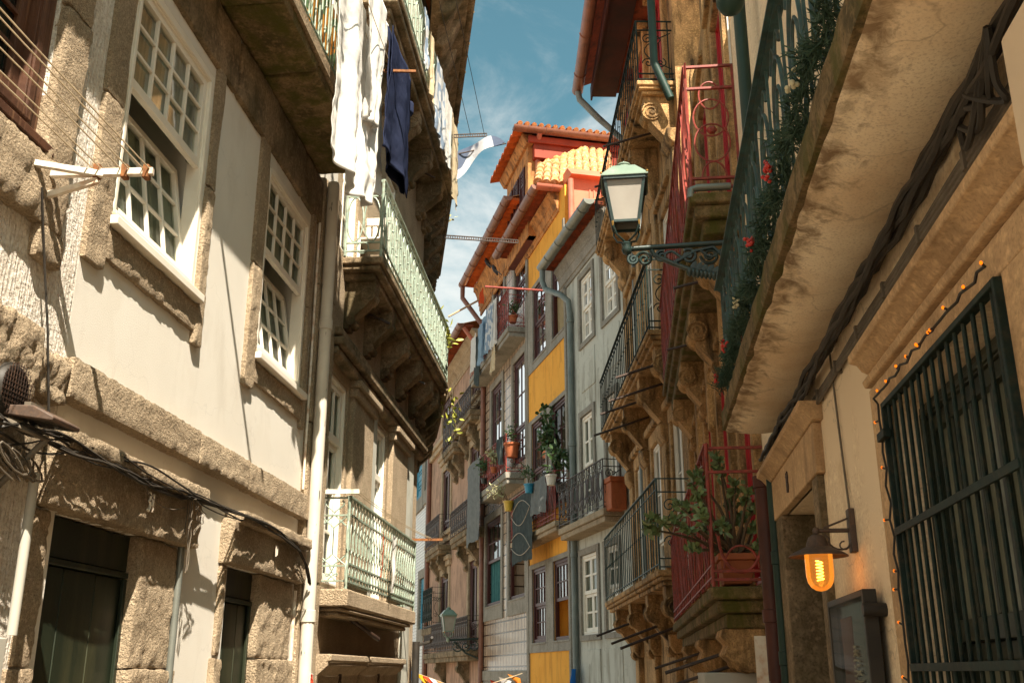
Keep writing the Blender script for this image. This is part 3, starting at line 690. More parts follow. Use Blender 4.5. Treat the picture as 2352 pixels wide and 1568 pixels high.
def lay(a, b, c): return [(0, 0, -a), (.05, -a-.002, -a-b), (.11, -a-b-.002, -a-b-c)]
def oval_side(z, rh):
    def f(b, s, n):
        w = n-.03; H = rh; cz = z+.06+H*.5
        for zz in (z+.05, z+H*.17, z+H*.80, z+H): b.bar((s, 0, zz), (s, w, zz), .02, .016)
        b.tube([(s, .012, z), (s, .012, z+H)], .014)
        for c in (.27, .73): b.tube([(s, w*c+w*.22*math.cos(2*PI*t/20), z+H*.485+H*.30*math.sin(2*PI*t/20)) for t in range(20)], .009, 5, True)
        for zz in (z+H*.105, z+H*.90): b.tube([(s, w*.5+H*.075*math.cos(2*PI*t/14), zz+H*.075*math.sin(2*PI*t/14)) for t in range(14)], .008, 5, True)
    return f
def lyre_side(z, rh):
    def f(b, s, n):
        w = n-.03; H = rh
        for zz in (z+.05, z+H*.23, z+H*.80, z+H): b.bar((s, 0, zz), (s, w, zz), .02, .016)
        b.tube([(s, .012, z), (s, .012, z+H)], .012)
        for c in (0, .5, 1):
            for k in (0, 1):
                x0 = w*min(max(c, .03), .97)
                b.tube([(s, x0, z+H*.36), (s, x0, z+H*.66)], .007, 5)
        for c in (.25, .75):
            for sg in (-1, 1):
                b.tube([(s, w*c+sg*w*.24, z+H*.66), (s, w*c, z+H*.73), (s, w*c-sg*w*.2, z+H*.79)], .007, 5); b.tube([(s, w*c+sg*w*.24, z+H*.36), (s, w*c, z+H*.29), (s, w*c-sg*w*.2, z+H*.24)], .007, 5)
        for sg in (-1, 1):
            b.tube([(s, w*.5+sg*w*.30*(t/12)**.7*math.cos(t*.42)*1.0+sg*w*.02, z+H*(.225-.012*t)+H*.035*math.sin(t*.8)) for t in range(13)], .007, 5)
            b.tube([(s, w*.5+sg*w*.16*(1-math.cos(t/10*PI*1.3)), z+H*(.82+.15*t/10)) for t in range(11)], .007, 5)
    return f
bal1 = stone_balcony(h2, .03, 3.66, .30, 2.32, .83, 'twist', .135, iron_green, granite, [], [(0,0,-.155),(.05,-.157,-.19),(.10,-.192,-.235)], side=lyre_side(2.34,.80), label='sunlit lower balcony with twisted pale green bars', r=.0058)
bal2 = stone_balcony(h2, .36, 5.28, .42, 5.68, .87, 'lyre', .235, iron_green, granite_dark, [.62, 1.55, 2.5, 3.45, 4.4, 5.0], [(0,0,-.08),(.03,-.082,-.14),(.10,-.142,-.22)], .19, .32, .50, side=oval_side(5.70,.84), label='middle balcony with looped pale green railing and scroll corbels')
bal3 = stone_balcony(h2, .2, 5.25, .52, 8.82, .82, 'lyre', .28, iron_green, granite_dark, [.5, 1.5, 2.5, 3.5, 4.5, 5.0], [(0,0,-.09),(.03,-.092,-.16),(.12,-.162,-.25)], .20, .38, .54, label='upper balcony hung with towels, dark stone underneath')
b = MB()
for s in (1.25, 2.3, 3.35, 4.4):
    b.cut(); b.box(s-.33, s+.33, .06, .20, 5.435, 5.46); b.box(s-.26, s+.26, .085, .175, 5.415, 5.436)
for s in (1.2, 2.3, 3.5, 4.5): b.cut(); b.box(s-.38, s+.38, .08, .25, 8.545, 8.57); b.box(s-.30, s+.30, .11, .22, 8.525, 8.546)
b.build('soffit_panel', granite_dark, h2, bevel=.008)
b = MB()   # iron spouts poking out of the undersides
for s, z, n in ((1.35, 5.40, .2), (2.6, 5.38, .22), (3.7, 5.36, .22), (1.2, 8.55, .25), (2.6, 8.52, .25), (3.9, 8.5, .25)): b.cut(); b.tube([(s, n-.12, z), (s+.05, n+.10, z-.10)], .016, 6)
b.cut(); b.tube([(.95, .12, 2.10), (1.55, .28, 1.93)], .022, 8)
b.build('drain_spout', iron_brown, h2)
b = MB()
for a, c in ((.0, 1.62), (1.66, 3.72)):
    b.cut(); b.prism([(-.02,1.42),(.05,1.42),(.07,1.58),(.16,1.66),(.16,1.70),(.19,1.70),(.19,1.76),(-.02,1.76)], 's', a, c)
b.build('shop_lintel', granite, h2, bevel=.01)
b = MB(); 
for a, c in ((0, .14), (1.36, 1.98), (3.31, 3.7)): b.cut(); b.rough(a, c, -.1, .05, GB, 1.415, .006, .15, .02)
b.build('shop_pier', granite, h2)
b = MB(); b.box(.15, 1.35, -.5, -.25, -1, 1.4); b.cut(); b.box(2.0, 3.3, -.5, -.25, -1, 1.4); b.build('shop_door', wood_green, h2)
b = MB()
for s in (.75, 2.55): b.cut(); strokes(b, s, .082, 1.50, .12, .09, [[(0,.9),(.2,1),(.35,.75),(.05,.0),(.4,.05)], [(.6,1),(.75,.7),(.6,.4),(.8,.15),(.6,0)]], .007)
b.build('house_number', iron_brown, h2)

b = MB(); b.tube([(4.92,.10,GB),(4.92,.10,2.0)], .05, 10); b.tube([(4.92,.10,1.95),(4.92,.30,2.0),(4.75,.34,2.05)], .02, 6); b.build('downpipe', cable_m, h2)
# ---- next house on the left, turned slightly: only its dark balconies and eave show
h3 = thing(FL3, 0, 0, 0, 'townhouse', 'dark stone house behind the green balconies, only its ledges and eave in view', 'house', 'houses along the left side of the lane')
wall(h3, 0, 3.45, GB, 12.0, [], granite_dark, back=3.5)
for z, nm in ((5.68, 'middle'), (8.82, 'upper')):
    stone_balcony(h3, .12, 3.42, .43, z, .85, 'lyre', .14, None, granite_dark, [.4, 1.2, 2.0, 2.8, 3.2], [(0,0,-.08),(.03,-.082,-.15),(.10,-.152,-.24)], .20, .34, .52)
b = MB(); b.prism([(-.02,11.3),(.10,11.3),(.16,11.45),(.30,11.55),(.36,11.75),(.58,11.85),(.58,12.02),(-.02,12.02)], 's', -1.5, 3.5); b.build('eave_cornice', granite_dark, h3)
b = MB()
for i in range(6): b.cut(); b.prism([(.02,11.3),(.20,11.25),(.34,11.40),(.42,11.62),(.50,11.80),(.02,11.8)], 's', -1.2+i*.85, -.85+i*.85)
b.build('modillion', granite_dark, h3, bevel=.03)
b = MB(); half_gutter(b, -1.6, 3.52, .62, 12.04, .09); b.build('gutter', granite_dark, h3)
b = MB(); b.quad((-1.6,.70,12.05),(3.55,.70,12.05),(3.55,-2.8,13.6),(-1.6,-2.8,13.6)); b.quad((-1.6,.70,12.0),(3.55,.70,12.0),(3.55,-2.8,12.0),(-1.6,-2.8,12.0)); b.build('roof', roof_org, h3)

# ---- drainpipe between the houses
def pipe_thing(F, pts, r, m, label, joints=(), name='drainpipe', k=12, coll=1.18, group=None):
    o = pts[0]; nd = thing(F, o[0], o[1], min(p[2] for p in pts), name, label, 'drainpipe', group)
    b = MB(); b.tube(pts, r, k); b.build('pipe', m, nd, smooth=50)
    for (s, n, z) in joints:
        b = MB(); b.lathe((s, n, z), [(r*1.0,-.05),(r*coll,-.045),(r*coll,.045),(r*1.0,.05)], k); b.build('collar', m, nd)
    return nd
ps = FL.px(747, 760, .12)[0]
pw = pipe_thing(FL, [(ps, .12, -1.5), (ps, .12, 6.05)], .055, pipe_white, 'white peeling drainpipe between the cream house and the granite house', [(ps,.12,2.05), (ps,.12,4.62)])
b = MB(); b.box(ps-.035, ps+.045, .12+.050, .12+.058, 1.50, 1.60); st = b.build('sticker', steel_white, pw)
b = MB()
strokes(b, ps-.028, .181, 1.51, .06, .08, [[(0,.05),(0,.45),(.35,.45),(.35,.05)], [(.6,.05),(.6,.95)], [(0,.6),(.4,.6),(.4,.95),(0,.95)], [(.6,.5),(1,.5),(1,.05),(.8,.05)]], .005)
b.build('lettering', print_red, pw, st)

# ---- conduits and cables on the cream house
def cable(F, pts, r, m, label, cat='cable', name='cable', sag=0, group=None, k=5, n=10):
    P = [Vector(p) for p in pts]; out = []
    for i in range(len(P)-1):
        for t in range(n):
            u = t/n; q = P[i].lerp(P[i+1], u); q.z -= sag*4*u*(1-u); out.append(tuple(q))
    out.append(tuple(P[-1]))
    b = MB(); b.tube(out, r, k); return single(b, F, pts[0], name, m, label, cat, group)
def L(x, y, n=.0): s, z = FL.px(x, y, n); return (s, n, z)
c1 = FL.px(417,1256,.04); c2 = FL.px(383,1568,.04)
b = MB(); b.tube([(c1[0],.04,c1[1]), (c1[0],.04,-.3)], .022, 10); single(b, FL, (c1[0],.04,-.3), 'conduit', pipe_grey, 'thin grey conduit running down the plaster between the two green doors', 'conduit')
a1 = L(81,1085,.12); a2 = L(25,1406,.12)
b = MB(); b.tube([(a1[0]-.0,.12,a1[2]), (a1[0],.12,1.75)], .022, 10); single(b, FL, (a1[0],.12,1.75), 'conduit', grey_box, 'pale grey conduit left of the first green door', 'conduit')
b = MB(); s = a1[0]; b.box(s-.085, s-.01, .06, .11, .4, 1.74); single(b, FL, (s,.06,.4), 'cable_cover', grey_box, 'tall grey cable cover at the bottom left corner', 'cable cover', bevel=.006)
# tangled bundle of cables along the wall
b = MB(); pth = [(-60,960),(0,985),(70,1008),(150,1020),(230,1045),(290,1070),(360,1100),(440,1138),(520,1175),(600,1205),(650,1228),(688,1262),(704,1300),(712,1345)]
for k in range(9):
    pts = []
    ph = R.random()*9
    for i in range(len(pth)-1):
        for t in range(5):
            x = pth[i][0]+(pth[i+1][0]-pth[i][0])*t/5; y = pth[i][1]+(pth[i+1][1]-pth[i][1])*t/5
            w = 1.0 if x < 430 else .45
            p = L(x, y, .15+.02*math.sin(k*2.1+i)); q = (i+t/5)
            pts.append((p[0], p[1]+.015*math.sin(q*1.7+ph), p[2]+w*.045*math.sin(q*.9+ph)+w*.012*math.sin(q*2.9+k)))
    b.tube(pts, R.choice((.0045,.006,.0075)), 5)
single(b, FL, L(440,1138,.15), 'cable_bundle', cable_m, 'tangled black cable bundle running across the door lintels', 'cables', recalc=False)
b = MB()
for k in range(7):
    x0 = 432+k*3; ln = 60+R.random()*110
    pts = []
    for i in range(11):
        t = i/10; y = 1145+ln*t; x = x0-12*t+ (6+3*k)*math.sin(t*PI*.8)*R.uniform(.7,1.3)*(.5 if k < 4 else 1)
        pts.append(L(x, y, .12+.01*k))
    b.tube(pts, .0032, 5)
for (x0,y0,x1,y1,dp) in ((200,1010,300,1062,18),(300,1055,425,1165,45),(180,1030,290,1075,-14),(410,1140,470,1132,-8)):
    b.tube([L(x0+(x1-x0)*t/12, y0+(y1-y0)*t/12+dp*math.sin(PI*t/12), .13) for t in range(13)], .0035, 5)
single(b, FL, L(440,1145,.12), 'loose_cables', cable_g, 'loose pale wires hanging down from the bundle above the grey conduit', 'cables', recalc=False)
b = MB()
for k in range(6):
    x0, y0 = 5+R.random()*60, 990+R.random()*25
    b.tube([L(x0+22*math.cos(t*.55+k)*(1+.1*t)*.8, y0+50+36*math.sin(t*.62+k*1.3)+t, .12+.012*k) for t in range(16)], .005, 5)
single(b, FL, L(40,1040,.12), 'cable_coil', cable_g, 'messy coil of cables under the floodlight', 'cables', recalc=False)
b = MB(); b.tube([L(96,430,.07), L(103,620,.06), L(110,760,.09), L(112,920,.12), L(112,1000,.12)], .006, 5); single(b, FL, L(96,430,.07), 'cable', cable_m, 'thin dark wire dropping from the white clothesline bracket', 'cable')

# ---- clothesline bracket and lines on the near left wall
z0 = 3.80; A = FL.px(66,372,.03); B_ = FL.px(103,400,.03); C_ = FL.px(96,455,.03)
tip = (B_[0]+.06, .53, B_[1]+.02)
cb = thing(FL, B_[0], 0, C_[1], 'clothesline_bracket', 'white rusting steel clothesline bracket on the near left wall', 'bracket')
b = MB(); b.bar((B_[0],.02,B_[1]), tip, .03, .035); b.bar((B_[0]+.03,.30,B_[1]-.0), (A[0],.02,A[1]), .028, .03); b.bar((B_[0]+.03,.28,B_[1]-.03), (B_[0]-.0,.02,C_[1]), .026, .03); b.build('arm', steel_white, cb, bevel=.003)
b = MB(); b.box(A[0]-.05, A[0]+.05, 0, .012, A[1]-.08, A[1]+.07); b.cut(); b.box(B_[0]-.03, B_[0]+.05, 0, .012, B_[1]-.11, B_[1]+.06); b.cut(); b.box(B_[0]-.03, B_[0]+.05, 0, .012, C_[1]-.12, C_[1]+.05); b.build('wall_plate', iron_rust, cb, bevel=.003)
ends = [(.24), (.30), (.40), (.42), (.49), (.51)]
b = MB()
for n in (.27, .40, .50): q = B_[0]+.06*(n-.02)/.51; b.cut(); b.box(q-.022, q+.022, n-.014, n+.014, B_[1]-.018, B_[1]+.05)
b.build('hook', iron_rust, cb, bevel=.004)
for i, n in enumerate((.25, .29, .38, .42, .485, .515)):
    zz = B_[1]+.03
    b = MB(); b.tube([(B_[0]+.05, n, zz), (B_[0]-1.0, n-.0, zz-.015), (B_[0]-3.2, n, zz)], .0035, 4)
    single(b, FL, (B_[0], n, zz), 'clothes_line', rope, 'taut pale clothes line of the white bracket on the near left wall', 'clothes line', 'six clothes lines of the white bracket')

# ---- floodlight and vent
p = FL.px(120,950,.28)
fl = thing(FL, p[0], .1, p[1], 'floodlight', 'grey floodlight tilted down on an arm at the left edge', 'floodlight')
s, z = p; b = MB(); b.prism([(.12,z-.02),(.34,z-.055),(.345,z-.035),(.25,z+.015),(.14,z+.02)], 's', s-.10, s+.13); b.build('housing', lamp_brown, fl, bevel=.006)
b = MB(); b.quad((s-.08,.14,z-.028),(s+.11,.14,z-.028),(s+.11,.33,z-.058),(s-.08,.33,z-.058)); b.build('lens', glass_dark, fl, smooth=0)
b = MB(); b.tube([(s-.25,.02,z-.02),(s-.1,.16,z-.06),(s+.05,.24,z-.10),(s+.05,.05,z-.3)], .016, 8); b.bar((s-.06,.2,z+.03),(s+.05,.2,z+.03),.03,.02); b.build('arm', cable_g, fl)
p = FL.px(26,893,.12); nd = thing(FL, p[0], 0, p[1], 'vent_cowl', 'round black mesh vent cowl at the left edge', 'vent')
b = MB(); b.lathe((p[0], .02, p[1]), [(.10,0),(.115,.03),(.115,.10),(.10,.12)], 18, 'n'); b.build('body', cable_m, nd)
b = MB()
for k in range(-5, 6):
    w = math.sqrt(max(.001, .112**2-(k*.02)**2)); b.tube([(p[0]+k*.02, .143, p[1]-w), (p[0]+k*.02, .15, p[1]+w)], .002, 4); b.tube([(p[0]-w, .147, p[1]+k*.02), (p[0]+w, .147, p[1]+k*.02)], .002, 4)
b.build('mesh', iron_brown, nd)

# ---- laundry outside the cream house balcony
wood_bar = mat('pale_wood', (.50,.34,.22), (.42,.27,.16), .7, 6, None, bump=.2)
def LN(x, y, n): s, z = FL.px(x, y, n); return s, z
nd = thing(FL, 6.9, .47, 6.2, 'laundry_rack', 'wooden laundry rack arms sticking out of the top left balcony', 'rack')
b = MB(); a = LN(770,60,.62); c = LN(900,45,.62); sh = FL.px(518, 620); sa = sh[0]-2.33*(6.36-sh[1])/3.4; b.bar((sa,.40,6.36), (sa,1.08,6.36), .03, .03); b.cut(); b.bar((a[0]-.1,.42,7.05), (a[0]-.1,.80,7.08), .04, .04); b.build('arm', wood_bar, nd)
b = MB(); s0, z_ = LN(905,160,.75); s1, _ = LN(990,160,.75); b.bar((s0-.02,.40,z_), (s0+.05,.95,z_-.0), .022, .024); b.build('rusty_arm', iron_rust, nd)
b = MB()
for n in (.60,.72): b.tube([(4.5, n, 7.05), (s0+.05, n, z_+.03)], .004, 4)
b.build('line', rope, nd)
def pinned(F, x0, x1, yt, yb, n, m, label, cat, group=None, **k):
    a, zt = F.px((x0+x1)/2, yt, n); _, zb = F.px((x0+x1)/2, yb, n); s0_, _ = F.px(x0, (yt+yb)/2, n); s1_, _ = F.px(x1, (yt+yb)/2, n)
    b = MB(); sheet_cloth(b, s0_, s1_, n, zt, zb, **k); return single(b, F, (s0_, n, zt), k.get('nm', 'laundry'), m, label, cat, group, smooth=80, recalc=False)
G = 'washing hung from the upper left balconies'
def L1sheet(name, x0, x1, yt, yb, n, m, label, cat, **k):
    s0_ = FL.px(x0, yb-60, n)[0]; s1_ = FL.px(x1, yb-60, n)[0]; zb = FL.px((x0+x1)/2, yb, n)[1]; zt = FL.px((x0+x1)/2, yt, n)[1]
    b = MB(); sheet_cloth(b, s0_, s1_, n, zt, zb, **k); single(b, FL, (s0_, n, zt), name, m, label, cat, G, smooth=80, recalc=False, solid=.006)
L1sheet('white_garment', 748, 866, -60, 412, .62, cl_white, 'large white garment hanging nearest, from the top left balcony', 'laundry', fold=.055, k=2.1, nu=60, nv=70, taper=.30, ragged=.07, ph=2.2)
L1sheet('white_garment', 822, 888, -60, 285, .68, cl_white, 'shorter white sleeve hanging between the big white garment and the navy trousers', 'laundry', fold=.045, k=1.7, nu=44, nv=50, taper=.62, ph=.5)
L1sheet('white_garment', 806, 868, 150, 412, .57, cl_white, 'white cloth hanging behind the big white garment', 'laundry', fold=.04, k=1.5, nu=40, nv=40, ph=4)
s0_ = FL.px(876, 350, .70)[0]; s1_ = FL.px(926, 350, .70)[0]; zb = FL.px(900, 405, .70)[1]; zt = FL.px(890, 62, .70)[1]
b = MB()
for dn, ph in ((0, .5), (.05, 2.4)): sheet_cloth(b, s0_, s1_, .70+dn, zt, zb+dn*.4, .03, 1.1, nu=20, nv=30, ph=ph, taper=-.12 if dn else .05)
b.sheet(lambda u, v: (s1_+.02+.07*u, .74+.04*math.sin(u*5), zt-.22-.12*v-.08*u), 6, 6)
single(b, FL, (s0_, .7, zt), 'trousers', cl_navy, 'navy blue trousers hanging right of the white garments', 'laundry', G, smooth=80, recalc=False, solid=.006)
b = MB(); sheet_cloth(b, 5.6, 7.9, .415, 7.05, 6.32, .02, 5, nu=50); single(b, FL, (5.6,.41,7), 'patterned_cloth', cl_yellow, 'yellow and green patterned cloth behind the top left railing', 'laundry', smooth=80, recalc=False)

# ---- things on the granite house balconies
# white plastic chair on the middle balcony
cs, cz = 1.15, 5.72
ch = thing(FL2, cs, .2, cz, 'plastic_chair', 'white plastic chair behind the round rings of the middle left balcony', 'chair')
b = MB(); b.box(cs-.22, cs+.22, .0, .36, cz+.40, cz+.43); b.build('seat', plastic_w, ch, bevel=.012)
b = MB(); 
for k in range(5): b.box(cs+.18, cs+.21, .0+.075*k, .055+.075*k, cz+.42, cz+.78)
b.box(cs+.17, cs+.22, 0, .36, cz+.74, cz+.84); b.build('backrest', plastic_w, ch, bevel=.01)
for x in (-.2, .19):
    for y in (.02, .34):
        b = MB(); b.bar((cs+x, y, cz+.41), (cs+x*1.1, y, cz-.0), .035, .035); b.build('leg', plastic_w, ch, bevel=.006)
for y in (.0, .35):
    b = MB(); b.tube([(cs-.2, y, cz+.42), (cs-.2, y, cz+.62), (cs+.19, y, cz+.64)], .016, 6); b.build('armrest', plastic_w, ch)
def towel2(name, x0, x1, yt, yb, n, m, label, cat='towel', F=FL2, ph=0, group='towels over the upper left railing', **k):
    s0_, z0_ = F.px(x0, yt, n); s1_, z1_ = F.px(x1, yb, n)
    b = MB(); sheet_cloth(b, s0_, s1_, n, z0_, z0_-(z0_-z1_), .018, 1.6, ph=ph, **k); return single(b, F, (s0_, n, z0_), name, m, label, cat, group, smooth=80, recalc=False)
# over the top rail of the upper balcony (z 9.64)
for i, (a, c, m, lb, zb) in enumerate(((1.7, 2.0, cl_pattern, 'white towel hung first on the upper left railing', 8.9), (2.15, 2.55, cl_cream, 'cream towel second along the upper left railing', 8.75), (2.75, 3.5, cl_pattern, 'long blue printed towel in the middle of the upper left railing', 8.55), (3.55, 4.2, cl_white, 'white fringed towel far along the upper left railing', 8.6), (4.25, 5.0, cl_cream, 'cream fringed cloth at the far end of the upper left railing', 8.35))):
    b = MB(); sheet_cloth(b, a, c, .535, 9.66, zb, .018, 1.5, ph=i*1.7); single(b, FL2, (a, .535, 9.66), 'towel', m, lb, 'towel', 'towels over the upper left railing', smooth=80, recalc=False)
# perforated clothesline arms and flying cloth of the far left balconies
def arm3(F, P0, P1, label, name='drying_rack', m=iron_brown):
    b = MB(); A, B = Vector(P0), Vector(P1); n = int((B-A).length/.035)
    b.bar(A+Vector((0,0,.024)), B+Vector((0,0,.024)), .02, .012); b.bar(A-Vector((0,0,.024)), B-Vector((0,0,.024)), .02, .012)
    for i in range(n+1): q = A.lerp(B, i/n); b.bar(q-Vector((0,0,.02)), q+Vector((0,0,.02)), .012, .012)
    return single(b, F, P0, name, m, label, 'drying rack')
s_ = 4.6
n0, z0 = FL2.nat(1040,313,s_); n1, z1 = FL2.nat(1118,313,s_)
arm3(FL2, (s_, .45, z0), (s_, n1, z0), 'dark perforated arm holding two wires against the sky, upper left')
for k, (x, xt, yt) in enumerate(((1112,1064,85), (1080,1048,200))):
    n_, z_ = FL2.nat(x, 311, s_); b = MB(); b.tube([(s_, n_, z_+.03), (1.5, n_-.05, z_+.25)], .005, 4)
    single(b, FL2, (s_, n_, z_), 'clothes_line', cable_m, ('right' if k == 0 else 'left') + ' of two thin wires running up from the perforated arm', 'clothes line')
s_ = 5.0
na, za = FL2.nat(1045,350,s_); nb, zb_ = FL2.nat(1158,322,s_); nc, zc = FL2.nat(1045,392,s_)
b = MB(); b.sheet(lambda u, v: (s_+.1*math.sin(u*7), na+(nb-na)*u, za+(zb_-za)*u+.10*math.sin(u*PI) - v*(1-u)**.8*(za-zc+.15) + .03*math.sin(u*9+v*4)), 24, 10)
single(b, FL2, (s_, na, za), 'flying_cloth', cl_check, 'blue and white cloth blown out sideways against the sky', 'laundry', smooth=80, recalc=False)
b = MB(); n2, z2 = FL2.nat(1162,326,s_); b.tube([(s_+.05, .3, za-.05), (s_+.05, n2, z2)], .012, 6); single(b, FL2, (s_, .3, za), 'pole', iron_brown, 'thin pole carrying the blown blue and white cloth', 'pole')
sL = 4.9
n0, z0 = FL2.nat(1032,543,sL); n1, z1 = FL2.nat(1190,555,sL)
arm3(FL2, (sL, .35, z0), (sL, n1, z1), 'long dark perforated bar crossing the lane high up', m=iron_brown)
# lower balcony clothes arms, lines, small towel
z_ = 3.19
b = MB(); b.box(.0, .03, -.02, .37, z_-.02, z_+.02)
o = single(b, FL2, (0,0,z_), 'drying_rack', steel_white, 'white perforated arm on the near end of the lower left balcony', 'drying rack')
b = MB(); b.bar((3.6,.2,z_), (3.62,.62,z_), .03, .03); single(b, FL2, (3.6,.2,z_), 'drying_rack', iron_rust, 'rusty arm on the far end of the lower left balcony', 'drying rack')
for n, q in ((.33, 'inner'), (.36, 'outer')): cable(FL2, [(0,n,z_), (3.62,n+.12,z_+.02)], .004, rope, q + ' clothes line stretched over the lower left balcony', 'clothes line', 'clothes_line', .04)
b = MB(); sheet_cloth(b, 1.75, 1.98, .345, 3.02, 2.42, .012, 1, ph=1); single(b, FL2, (1.75,.34,3), 'towel', cl_white, 'small white cloth pinned in front of the lower left balcony bars', 'towel', smooth=80, recalc=False)
b = MB(); sheet_cloth(b, 1.30, 1.34, .34, 2.98, 2.55, .004, 1); single(b, FL2, (1.3,.34,3), 'ribbon', cl_red, 'narrow red ribbon hanging in the lower left balcony bars', 'ribbon', smooth=80, recalc=False)
# plants at the far end of the middle balcony
def plant(F, c, pot, pm, spread, n, L, W, lm, label, cat='plant', name='potted_plant', grav=-.2, stems=6, group=None, hang=None):
    nd = thing(F, c[0], c[1], c[2], name, label, cat, group)
    if pot:
        r, hgt = pot; b = MB(); b.lathe(c, [(r*.7,0),(r*.95,hgt*.85),(r*1.08,hgt*.86),(r*1.08,hgt),(r*.9,hgt),(r*.85,hgt*.9)], 14); b.build('pot', pm, nd)
        top = (c[0], c[1], c[2]+hgt)
    else: top = c
    b = MB(); ends = []
    for i in range(stems):
        d = Vector((R.uniform(-1,1)*spread[0], R.uniform(-1,1)*spread[1], spread[2]*R.uniform(.5,1.5))); e = Vector(top)+d
        if hang: e += Vector(hang)*R.uniform(.6,1.1)
        m = Vector(top).lerp(e, .5)+Vector((0,0,abs(spread[2])*.25)); b.tube([top, tuple(m), tuple(e)], .004, 4); ends += [m, e, (m+e)/2]
    b.build('stem', stem_m, nd)
    b = MB()
    for i in range(n):
        e = R.choice(ends); leaf(b, e+rdir()*R.random()*L*1.3, rdir()+Vector((0,0,-grav)), L*R.uniform(.6,1.2), W*R.uniform(.7,1.2))
    b.build('foliage', lm, nd, smooth=0, recalc=False)
    return nd
plant(FL2, (5.15,.30,5.72), (.11,.20), plastic_g, (.10,.16,.55), 90, .13, .05, leaf_y, 'sunlit yellow green plant at the far end of the middle left balcony', stems=8)
plant(FL3, (.5,.45,5.7), None, None, (.25,.2,-.5), 60, .09, .05, leaf_y, 'trailing yellow plant spilling below the far end of the middle left balcony', name='trailing_plant', stems=6)
plant(FL3, (1.6,.40,8.9), None, None, (.15,.15,.25), 30, .08, .05, leaf_p, 'small dry plant high on the dark ledge against the sky', name='balcony_plant', stems=4)
# ================================================================== RIGHT SIDE, near
GR = 'houses along the right side of the lane'
r0 = thing(FR0, 4, 0, 0, 'townhouse', 'ochre plastered house at the near right, with barred green window and rounded balcony', 'house', GR)
gw = (2.80, 4.235, .2, 2.66); gd = (6.03, 7.75, -1.2, 2.664)
wall(r0, -1.5, R0E, -1.5, 7.5, [gw, gd], plaster_r0, depth=.45)
b = MB(); b.box(4.236, 4.50, -.02, .018, .0, 2.78); b.box(2.5, 4.50, -.02, .0165, 2.665, 2.78); b.box(2.5, 2.799, -.02, .018, .0, 2.664); b.build('window_surround', tan_stone, r0, bevel=.006)
b = MB(); b.prism([(-.01,2.79),(.035,2.79),(.045,2.82),(.012,2.832),(.012,2.852),(.04,2.865),(.06,2.895),(.092,2.905),(.095,2.94),(.02,2.955),(-.01,2.955)], 's', -.5, 4.50); b.build('hood_moulding', tan_stone, r0, bevel=.006)
window(r0, 2.84, 4.20, .25, 2.62, m=wood_green, n=-.10, cols=5, rows=1, split=.62, low=(3,1), fw=.06, sw=.06, bw=.03, cur=cloth('dusty_blind', (.62,.62,.50), (.50,.51,.40), ((5,5,.2), (.32,.33,.26))), gl=dusty_pane)
g = MB(); f = MB()
gr = MB(); ring(gr, 2.80, 4.235, .005, .04, .2, 2.655, .022); go = gr.build('window_grille', iron_dgreen, r0, bevel=.003, label='dark green barred grille over the window')
for k in range(15):
    s = 2.87+k*(4.17-2.87)/14; q = MB(); q.tube([(s, .022, .22), (s, .022, 2.64)], .0078, 7); q.build('bar', iron_dgreen, r0, go)
for z in (.9, 1.62, 2.13): q = MB(); q.box(2.81, 4.225, .034, .044, z-.014, z+.014); q.build('cross_rail', iron_dgreen, r0, go, bevel=.002)
q = MB(); q.box(4.15, 4.27, .03, .06, 2.50, 2.535); q.build('hinge', iron_dgreen, r0, go, bevel=.003)
# door with stone lintel
b = MB(); b.box(5.80, 7.95, -.02, .05, 2.664, 2.95); b.prism([(-.01,2.951),(.06,2.951),(.10,3.0),(.13,3.02),(.13,3.06),(-.01,3.06)], 's', 5.72, 8.2); b.build('door_lintel', tan_stone, r0, bevel=.006)
b = MB(); b.box(5.86, 6.046, -.44, .04, -1.2, 2.662); b.cut(); b.box(7.42, 7.86, -.44, .04, -1.2, 2.662); b.build('door_jamb', granite_dark, r0, bevel=.006)
b = MB(); b.box(6.05, 7.42, -.43, -.30, -1.2, 2.2); b.box(6.05, 7.42, -.40, -.27, 2.2, 2.27); b.build('door', wood_green, r0, bevel=.006)
b = MB()
for k in range(9): s = 6.12+k*.17; b.tube([(s,-.36,2.28),(s,-.36,2.64)], .010, 6)
b.build('fanlight_bars', iron_dgreen, r0)
b = MB(); strokes(b, 6.95, .055, 2.74, -.10, .13, [[(.2,0),(.2,1),(0,.8)], [(.55,.5),(.75,.75),(.6,1),(.42,.78),(.75,.25),(.6,0),(.42,.2),(.55,.5)]], .007); b.build('house_number', iron_brown, r0)
# rounded balcony
s0_, s1_, nb = -1.2, 7.45, .385; zs = 3.27
prof = [(-.02,3.275),(.03,3.262),(.09,3.248),(.15,3.242),(.21,3.243),(.265,3.252),(.31,3.266),(.335,3.275),(nb-.02,3.275),(nb,3.285),(nb,3.40),(nb-.03,3.43),(-.02,3.43)]
b = MB(); NS = 90; vs = []; K = len(prof)
for i in range(NS+1):
    s = s0_+(s1_-s0_)*i/NS; e = max(0, (s-(s1_-.16))/.16); k = math.sqrt(max(0, 1-e*e*.75)) 
    for j, (n, z) in enumerate(prof):
        nn = n if j >= 8 else n; zz = z if j >= 8 else 3.275-(3.275-z)*k
        zz += (.004*noise.noise(Vector((s*1.1, n*5, 1))) if 1 < j < 8 else 0)
        vs.append((s, max(nn, -.02), zz))
b.add(vs, [(i*K+j, (i+1)*K+j, (i+1)*K+(j+1)%K, i*K+(j+1)%K) for i in range(NS) for j in range(K)] + [tuple(range(K)), tuple(NS*K+j for j in range(K))[::-1]])
bo = b.build('balcony', soffit_m, r0, smooth=60, label='long balcony with a rounded stained underside')
